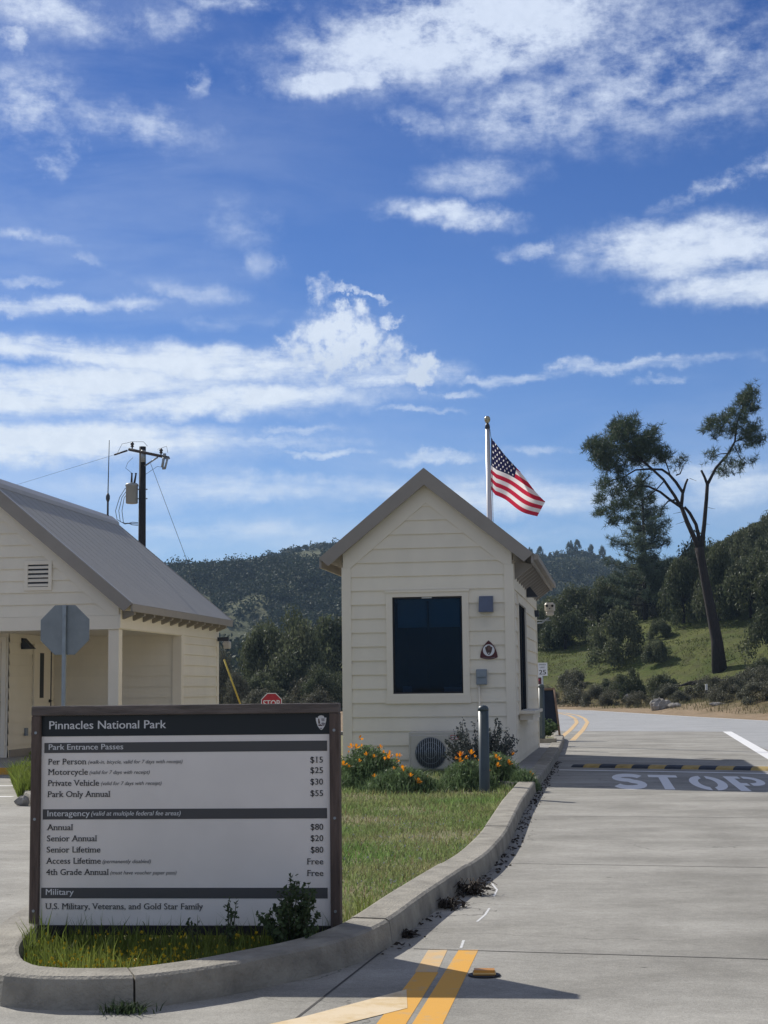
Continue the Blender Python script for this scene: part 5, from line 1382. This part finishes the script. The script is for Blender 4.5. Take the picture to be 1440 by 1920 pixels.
def conifer(x, y, h, w, label, seed, mtl, base=.12, name='pine_tree'):
    rng = np.random.default_rng(seed); t = thing(name, label, 'tree', (x, y, land(x, y) - .1)); mb = MB(); C = []
    mb.tube([(0, 0, 0), (.1, 0, h * .5), (0, 0, h)], [.2, .13, .03], 8)
    z = h * base
    while z < h * .98:
        u = z / h; R0 = w * (1 - u) ** .62 * (.55 + .6 * rng.random())
        for _ in range(4 if u < .9 else 2):
            a = rng.random() * 6.283; e = (R0 * math.cos(a), R0 * math.sin(a), z + R0 * (.15 + .3 * rng.random()))
            mb.tube([(0, 0, z), (e[0] * .5, e[1] * .5, z + (e[2] - z) * .35), e], [.05 * (1 - u) + .015, .03, .01], 5)
            for s in np.linspace(.4, 1.05, max(2, int(R0 * 5))):
                for _k in range(2): C.append((e[0] * s + rng.normal() * .16, e[1] * s + rng.normal() * .16, z + (e[2] - z) * s ** 1.4 + rng.normal() * .13))
        z += h * .033
    mb.build('trunk', M['bark'], t); v, f = tufts(rng, C, 15, .36, .055); mesh_np('crown', v, f, mtl, t)


conifer(19.1, 113.8, 11.2, 3.1, 'airy grey pine standing behind the forked pine', 5, M['needle2'], .1)
for i, (x, dz) in enumerate(((-93, 2), (62.5, 4.5), (66.5, 3.0), (69, 3.4), (74.5, 5), (77.5, 5.2), (83, 4.6), (87.5, 5), (58.5, 4.0), (90.5, 2.5))):
    s = dz; o = thing('pine_tree', ['small lone tree on the far ridge beside the guy wire'][0] if i == 0 else 'tiny pine silhouetted on the far ridge right of the booth', 'tree', (x, 619, hill_z(x, 619) - .5), i, None if i == 0 else 'pines on the far ridge')
    o.scale = (s * .34, s * .34, s * .95)
    c = bpy.data.objects.new('crown', CR['dark', i % 4]); COL.objects.link(c); c.parent = o; c.location = (0, 0, .35); c.scale = (1, 1, .75)
    c = bpy.data.objects.new('trunk', TRK[i % 3]); COL.objects.link(c); c.parent = o

# chaparral covering the far hill: one mass
def build_chaparral():
    rng = np.random.default_rng(8); C = []; Rr = []
    n = 0
    while n < 11000:
        y = 170 + 455 * rng.random() ** .8; x = rng.uniform(-.21, .25) * y * 1.15
        if _n2(x * 2.2, y * 1.7) + .9 * math.sin(x * .19 + 2 * math.sin(y * .05)) * math.sin(y * .11 + math.sin(x * .07)) + rng.normal() * .4 < -.75: continue
        s = rng.uniform(1.0, 2.6) * (1 if y < 540 else .62) * (1.5 if rng.random() < .12 else 1); C.append((x, y, hill_z(x, y) + s * .55)); Rr.append((s, s, s * rng.uniform(.75, 1.15))); n += 1
    v, f = leaves(rng, C, Rr, 70, .42, shell=.35)
    tag(mesh_np('chaparral', v, f, M['chaparral']), 'dense chaparral and small oaks covering the far hill', 'scrub', kind='stuff')


build_chaparral()

# ------------------------------------------------------------------ rocks, stake, fallen branches
def rock(x, y, w, d, h, label, seed, name='boulder'):
    rng = np.random.default_rng(seed); mb = MB(); nu, nv = 14, 8; V = []
    for j in range(nv + 1):
        for i in range(nu):
            a = 2 * math.pi * i / nu; e = math.pi * (j / nv - .5); k = 1 + .22 * math.sin(3 * a + seed + 2 * e) + .12 * math.sin(5 * a - seed) + rng.normal() * .05
            V.append((w * k * math.cos(e) * math.cos(a), d * k * math.cos(e) * math.sin(a), h * (.8 * math.sin(e) * (1 + .1 * rng.normal()) + .35)))
    F = [(j * nu + i, j * nu + (i + 1) % nu, (j + 1) * nu + (i + 1) % nu, (j + 1) * nu + i) for j in range(nv) for i in range(nu)]
    o = mesh_np(name, V, F, M['rock']); o.location = (x, y, land(x, y) if beyond(x, y) > 0 else .03); tag(o, label, 'rock')


rock(12.45, 71.0, .48, .4, .42, 'large pale boulder at the road edge', 2)
rock(13.05, 70.4, .30, .25, .17, 'small flat pale rock right of the large boulder', 5)
rock(13.3, 85.5, .3, .25, .28, 'pale rock half hidden in the scrub above the dirt', 7)
rock(14.1, 66.5, .3, .2, .12, 'low flat stone in the dry grass right of the boulder', 9)
rock(-4.03, 17.35, .075, .06, .07, 'grey stone at the corner of the planted patch left of the fee board', 4, 'stone')
sk = thing('marker_stake', 'short dark roadside stake with a white tip in the scrub', 'stake', (16.05, 78.0, land(16.05, 78.0)))
mb = MB(); mb.box(-.05, .05, -.03, .03, -.1, .55); mb.build('post', M['dead_wood'], sk)
mb = MB(); mb.box(-.055, .055, -.035, .035, .55, .85); mb.build('tip', M['sign_white'], sk)
mb = MB()
for i in range(16):
    x = 17.6 + random.uniform(-2.6, 1.6); y = 88.3 + random.uniform(-.5, .6); a = random.uniform(-.5, .5); l = random.uniform(.5, 1.4); z = land(x, y) + .12
    mb.tube([(x, y, z), (x + l * .5 * math.cos(a), y + l * .3 * math.sin(a), z + random.uniform(.05, .25)), (x + l * math.cos(a), y + l * .5 * math.sin(a), z + random.uniform(-.02, .3))], [.07, .05, .02], 6)
br = mb.build('fallen_branches', M['dead_wood']); tag(br, 'heap of fallen dead branches at the foot of the forked pine', 'branches')

# ------------------------------------------------------------------ grass, flowers and weeds on the island
def inside(poly):
    P = np.array(poly); x0, y0 = P[:, 0], P[:, 1]; x1, y1 = np.roll(x0, -1), np.roll(y0, -1)
    def test(p):
        r = np.zeros(len(p), bool)
        for a, b, c, d in zip(x0, y0, x1, y1):
            m_ = ((b > p[:, 1]) != (d > p[:, 1])); r ^= m_ & (p[:, 0] < (c - a) * (p[:, 1] - b) / (d - b + 1e-12) + a)
        return r
    return test


IN = inside(offset(RO, 0.215)); WK = inside(WALK)


def scatter(rng, n, box, keep=None):
    x0, x1, y0, y1 = box; out = []
    got = 0
    while got < n:
        p = np.stack([rng.uniform(x0, x1, n), rng.uniform(y0, y1, n)], 1); p = p[IN(p) & ~WK(p)]
        if keep is not None: p = p[keep(p, rng)]
        out.append(p); got += len(p)
        if len(out) > 60: break
    return np.concatenate(out)[:n]


def blades(rng, P, z, h0, h1, w, lean=.45):
    n = len(P); h = rng.uniform(h0, h1, n); a = rng.uniform(0, 6.283, n); b = rng.uniform(0, 6.283, n); l = h * lean * rng.random(n)
    z = np.full(n, z) if np.isscalar(z) else z
    base = np.stack([P[:, 0], P[:, 1], z], 1); side = np.stack([np.cos(a), np.sin(a), np.zeros(n)], 1) * (w * (.6 + .8 * rng.random(n)))[:, None] * .5
    ln = np.stack([np.cos(b), np.sin(b), np.zeros(n)], 1)
    mid = base + ln * (l * .35)[:, None] + np.array([0, 0, 1]) * (h * .6)[:, None]
    tip = base + ln * l[:, None] + np.array([0, 0, 1]) * (h * (1 - .15 * rng.random(n)))[:, None]
    v = np.stack([base - side, base + side, mid + side * .7, mid - side * .7, tip + side * .05, tip - side * .05], 1).reshape(-1, 3)
    k = np.arange(n)[:, None] * 6; f = np.concatenate([k + np.array([0, 1, 2, 3]), k + np.array([3, 2, 4, 5])])
    return v, f


rng = np.random.default_rng(21)
patchy = lambda p, r: r.random(len(p)) < np.clip(.62 + .55 * np.sin(p[:, 0] * 2.9 + 1.2 * np.sin(p[:, 1] * 1.7)) * np.sin(p[:, 1] * 2.3 + p[:, 0]), .12, 1)
v, f = join([blades(rng, scatter(rng, 62000, (-2.5, 2.0, 8.2, 17.5), patchy), .04, .018, .058, .007, .9),
             blades(rng, scatter(rng, 26000, (-4.6, 2.2, 15.0, 24), patchy), .04, .03, .09, .010, .8)])
tag(mesh_np('lawn_grass', v, f, M['grass_lawn']), 'short patchy lawn grass, part green and part dry, on the island', 'grass', kind='stuff')
P = scatter(rng, 5000, (-2.5, 2.0, 8.2, 18)); v, f = blades(rng, P, .04, .03, .09, .005, 1.1)
tag(mesh_np('dry_stalks', v, f, M['straw']), 'dry straw stalks scattered through the lawn', 'grass', kind='stuff')
front_keep = lambda p, r: (p[:, 1] < 7.95 + .1 * np.sin(p[:, 0] * 9)) & (r.random(len(p)) < np.clip(1.2 - (p[:, 1] - 7.2) * .6, .15, 1))
P = scatter(rng, 11000, (-1.9, .1, 6.4, 8.3), front_keep)
hs = [blades(rng, P[:8600], .035, .02, .065, .006), blades(rng, P[8600:10300], .035, .05, .115, .0055, .5), blades(rng, P[10300:], .035, .09, .19, .0045, .6)]
TF = np.stack([rng.normal(-1.70, .032, 520), rng.normal(7.15, .17, 520)], 1); TF = TF[IN(TF)]
hs.append(blades(rng, TF, .035, .08, .22, .007, .5))
TF = np.stack([rng.normal(-.12, .06, 120), rng.normal(8.05, .2, 120)], 1); TF = TF[IN(TF)]; hs.append(blades(rng, TF, .035, .08, .2, .005, .6))
v, f = join(hs); tag(mesh_np('tall_grass', v, f, M['grass']), 'taller green grass around the foot of the fee board', 'grass', kind='stuff')
# small plants at the joint and the left patch
P = np.stack([rng.normal(-1.02, .045, 160), rng.normal(6.205, .03, 160)], 1); v, f = blades(rng, P, .005, .015, .06, .006, 1.6)
tag(mesh_np('joint_weed', v, f, M['weed']), 'low weed sprouting from the kerb joint on the pavement', 'weed')
P = scatter(rng, 9000, (-5.7, -3.6, 16.8, 24)); P = np.concatenate([P, np.stack([rng.uniform(-.06, .25, 2600), np.zeros(2600)], 1) + (lambda u: np.stack([-4.15 - u * .95, 17.9 + u * 3.6], 1))(rng.random(2600))]); v, f = join([blades(rng, P, .04, .12, .34, .014, .7), leaves(rng, np.stack([P[:160, 0], P[:160, 1], np.full(160, .22)], 1), np.full(160, .16), 14, .05)])
tag(mesh_np('ground_cover', v, f, M['grass']), 'leafy green ground cover on the island left of the fee board', 'ground cover', kind='stuff')


def dots(rng, P, z0, z1, r, mtl, name, label, cat='wildflowers'):
    n = len(P); c = np.stack([P[:, 0], P[:, 1], rng.uniform(z0, z1, n)], 1)
    a = rng.normal(size=(n, 3)); a /= np.linalg.norm(a, axis=1, keepdims=True); b = np.cross(a, rng.normal(size=(n, 3))); b /= np.linalg.norm(b, axis=1, keepdims=True)
    s = r * (.6 + .8 * rng.random((n, 1))); c2 = np.cross(a, b)
    V = []; 
    for u, w in ((a, b), (b, c2), (a, c2)): V.append(np.stack([c - u * s, c - w * s * .8, c + u * s, c + w * s * .8], 1))
    v = np.stack(V, 1).reshape(-1, 3); tag(mesh_np(name, v, np.arange(len(v)).reshape(-1, 4), mtl), label, cat, kind='stuff')


dots(rng, np.concatenate([scatter(rng, 170, (-1.7, .05, 6.5, 7.7)), np.stack([rng.uniform(-1.55, -.75, 210), rng.uniform(6.72, 7.25, 210)], 1)]), .05, .10, .0085, M['yflower'], 'yellow_wildflowers', 'tiny yellow wildflowers in the grass below the fee board')
dots(rng, scatter(rng, 420, (-2.2, 1.6, 8.3, 14.5)), .05, .10, .008, M['wflower'], 'white_wildflowers', 'tiny white flowers dotted over the lawn')


def poppy_clump(x, y, rx, ry, h, nfl, seed, label, dens=1.0):
    r = np.random.default_rng(seed); t = thing('poppy_plant', label, 'poppies', (x, y, .03), 0, 'orange poppy clumps before the booth')
    n = int(5200 * dens); P = np.stack([r.normal(0, rx * .42, n), r.normal(0, ry * .42, n)], 1)
    hh = h * np.clip(1 - .55 * ((P[:, 0] / rx) ** 2 + (P[:, 1] / ry) ** 2), .2, 1)
    v1, f1 = blades(r, P, r.random(n) * hh * .65, .06, .17, .009, 1.1)
    C = np.stack([P[:700, 0], P[:700, 1], r.random(700) * hh[:700] * .9], 1); v2, f2 = leaves(r, C, np.full(700, .05), 5, .022)
    v, f = join([(v1, f1), (v2, f2)]); mesh_np('foliage', v, f, M['poppy_leaf'], t)
    for i in range(nfl):
        a = r.random() * 6.283; q = math.sqrt(r.random()); fx, fy = q * rx * .9 * math.cos(a), q * ry * .9 * math.sin(a); fz = h * (1.0 - .45 * q * q) * r.uniform(.72, 1.22)
        mb = MB(); s = r.uniform(.030, .048); tilt = Matrix.Rotation(r.normal() * .45, 3, 'X') @ Matrix.Rotation(r.normal() * .45, 3, 'Y'); op = r.uniform(.5, 1.05)
        for k in range(4):
            b0 = k * 1.5708; pts = []
            for (rr, da, zz) in ((.12, 0, 0), (.75, -.55, .55), (1.0, -.32, .85), (1.05, 0, .92), (1.0, .32, .85), (.75, .55, .55)):
                pts.append(Vector((fx, fy, fz)) + tilt @ Vector((rr * op * s * math.cos(b0 + da), rr * op * s * math.sin(b0 + da), zz * s * 1.15)))
            mb.face(pts)
        mb.build('flower', M['poppy'], t)
        if i % 2 == 0:
            sm = MB(); sm.tube([(fx * .8, fy * .8, fz * .4), (fx, fy, fz)], .003, 4); sm.build('stem', M['weed_stem'], t)


poppy_clump(-.22, 18.9, .44, .5, .58, 30, 1, 'tall poppy clump with many orange flowers, against the fee board edge')
poppy_clump(.18, 18.2, .40, .4, .30, 12, 2, 'wide low poppy clump in front of the fan unit')
poppy_clump(.94, 18.6, .30, .4, .38, 16, 3, 'poppy clump left of the slate bollard')
poppy_clump(1.34, 19.2, .30, .4, .44, 12, 4, 'poppy clump right of the slate bollard', .8)
poppy_clump(1.62, 18.75, .16, .25, .2, 5, 5, 'small poppy clump spilling over the kerb beside the walkway', .35)


def stem_plant(x, y, h, w, n, mtl, name, label, cat, seed, leaf=.03, z=.03, per=26):
    r = np.random.default_rng(seed); t = thing(name, label, cat, (x, y, z)); mb = MB(); C = []
    for i in range(n):
        a = r.random() * 6.283; l = w * math.sqrt(r.random()); H = h * r.uniform(.5, 1.0) * (1 - .35 * (l / w) ** 2)
        p = [(l * .2 * math.cos(a), l * .2 * math.sin(a), 0), (l * .6 * math.cos(a), l * .6 * math.sin(a), H * .55), (l * math.cos(a), l * math.sin(a), H)]
        mb.tube(p, [.006, .004, .002], 4)
        for k in range(per):
            s = r.uniform(.15, 1.05); j = 0 if s < .5 else 1; u = (s - .5 * j) * 2
            C.append([p[j][q] + (p[j + 1][q] - p[j][q]) * u + r.normal() * leaf * .7 for q in range(3)])
    mb.build('stem', M['weed_stem'] if mtl is not M['sage'] else M['dead_wood'], t)
    v, f = leaves(r, C, np.full(len(C), leaf * .5), 2, leaf); mesh_np('foliage', v, f, mtl, t)


stem_plant(1.24, 20.3, .85, .50, 120, M['sage'], 'sagebrush', 'dark grey-green sagebrush against the booth wall behind the bollard', 'shrub', 1, .014, per=80)
stem_plant(.98, 20.5, .9, .14, 9, M['sage'], 'sagebrush', 'few tall bare sage stems left of the bollard', 'shrub', 2, .013, per=50)
stem_plant(-.44, 7.28, .38, .17, 34, M['weed'], 'broadleaf_weed', 'bushy dark weed growing in front of the lower right of the fee board', 'weed', 3, .013, per=44)
stem_plant(-.74, 7.35, .30, .05, 5, M['weed'], 'tall_weed', 'spindly dark weed in front of the board under the word Family', 'weed', 4, .010, per=26)
stem_plant(-.90, 7.4, .24, .04, 3, M['weed'], 'tall_weed', 'thin short weed stalk before the middle of the board', 'weed', 6, .009, per=16)
stem_plant(3.2, 32.6, .42, .38, 60, M['poppy_leaf'], 'planter_plant', 'green plant in the planter behind the booth', 'plant', 5, .03, .2, per=34)
stem_plant(2.95, 31.9, .30, .3, 40, M['poppy_leaf'], 'planter_plant', 'low green plant at the foot of the far bollard', 'plant', 7, .03, .2, per=34)
# leaf litter and dead weeds in the gutter
n = 1500; t = rng.random(n); gi = (t * (len(RO) - 1)).astype(int); G = np.array([RO[i] for i in gi])
keep = (G[:, 1] > 7.4) & (G[:, 1] < 26) & (G[:, 0] > -.2); G = G[keep]; nrm = np.array([[.96, -.26]])
G = G + nrm * (np.abs(rng.normal(0, .05, len(G))) + .012)[:, None]
v, f = leaves(rng, np.stack([G[:, 0], G[:, 1], np.full(len(G), .012)], 1), np.stack([np.full(len(G), .03), np.full(len(G), .03), np.full(len(G), .006)], 1), 2, .014, .7)
tag(mesh_np('leaf_litter', v, f, M['litter']), 'dark dry leaves gathered in the gutter along the kerb', 'litter', kind='stuff')
for i, (x, y, w, h, lb) in enumerate(((.50, 9.55, .11, .09, 'dead tangled weed in the gutter at the middle of the kerb bend'), (.33, 9.0, .09, .06, 'dark dead weed lying nearer along the same gutter'), (.08, 7.98, .05, .03, 'small dead weed close to the yellow lines'))):
    t_ = thing('dead_weed', lb, 'weed', (x, y, .006)); mb = MB(); r = random.Random(i)
    for k in range(42):
        a = r.random() * 6.28; l = w * r.uniform(.4, 1.7); c, s_ = math.cos(a), math.sin(a); x0 = r.uniform(-.4, .4) * w
        mb.tube([(x0, -x0, .004), (x0 + c * l * .5, s_ * l * .5 - x0, h * r.uniform(.2, 1.1)), (x0 + c * l, s_ * l - x0, h * r.uniform(0.02, .6))], [.004, .003, .0015], 4)
    mb.build('twig', M['litter'], t_)
    rr = np.random.default_rng(i); C = np.stack([rr.normal(0, w * .5, 60), rr.normal(0, w * .5, 60), rr.random(60) * h * .6], 1); v, f = leaves(rr, C, np.full(60, .01), 2, .016); mesh_np('foliage', v, f, M['litter'], t_)
# dry grass on the shoulder and slope
n = 26000; P = np.stack([rng.uniform(7, 26, n), rng.uniform(52, 112, n)], 1); q = np.array([beyond(x, y) for x, y in P]); ok = (q > 1.4) & (q < 6.5) & (rng.random(n) < .85); P = P[ok]
v, f = blades(rng, P, np.array([land(x, y) for x, y in P]) - .02, .08, .28, .03, .7)
tag(mesh_np('dry_grass', v, f, M['grass_dry']), 'dry grass along the far road shoulder', 'grass', kind='stuff')
n = 30000; P = np.stack([rng.uniform(8, 26, n), rng.uniform(84, 124, n)], 1); q = np.array([beyond(x, y) for x, y in P])
ok = (q > 6) & (q < 27) & (rng.random(n) < np.clip(.5 + .6 * np.sin(P[:, 0] * 1.3 + np.sin(P[:, 1] * .7)) * np.sin(P[:, 1] * .9), .08, 1)); P = P[ok]
v, f = blades(rng, P, np.array([land(x, y) for x, y in P]) - .02, .05, .20, .05, 1.2)
tag(mesh_np('slope_grass', v, f, M['grass_slope']), 'uneven green grass on the hillside bank', 'grass', kind='stuff')

# ------------------------------------------------------------------ the air
def build_haze():
    mb = MB(); mb.box(-3100, 3100, -3100, 4100, -5, 100); m_ = bpy.data.materials.new('haze'); m_.use_nodes = True
    nt = m_.node_tree; N = nt.nodes; N.remove(N['Principled BSDF']); v = N.new('ShaderNodeVolumePrincipled')
    v.inputs['Color'].default_value = (0.50, 0.72, 1.0, 1); v.inputs['Density'].default_value = 0.00026; v.inputs['Anisotropy'].default_value = 0.0
    nt.links.new(v.outputs[0], N['Material Output'].inputs['Volume'])
    tag(mb.build('haze', m_), 'faint blue haze in the air', 'haze', kind='stuff')


build_haze()
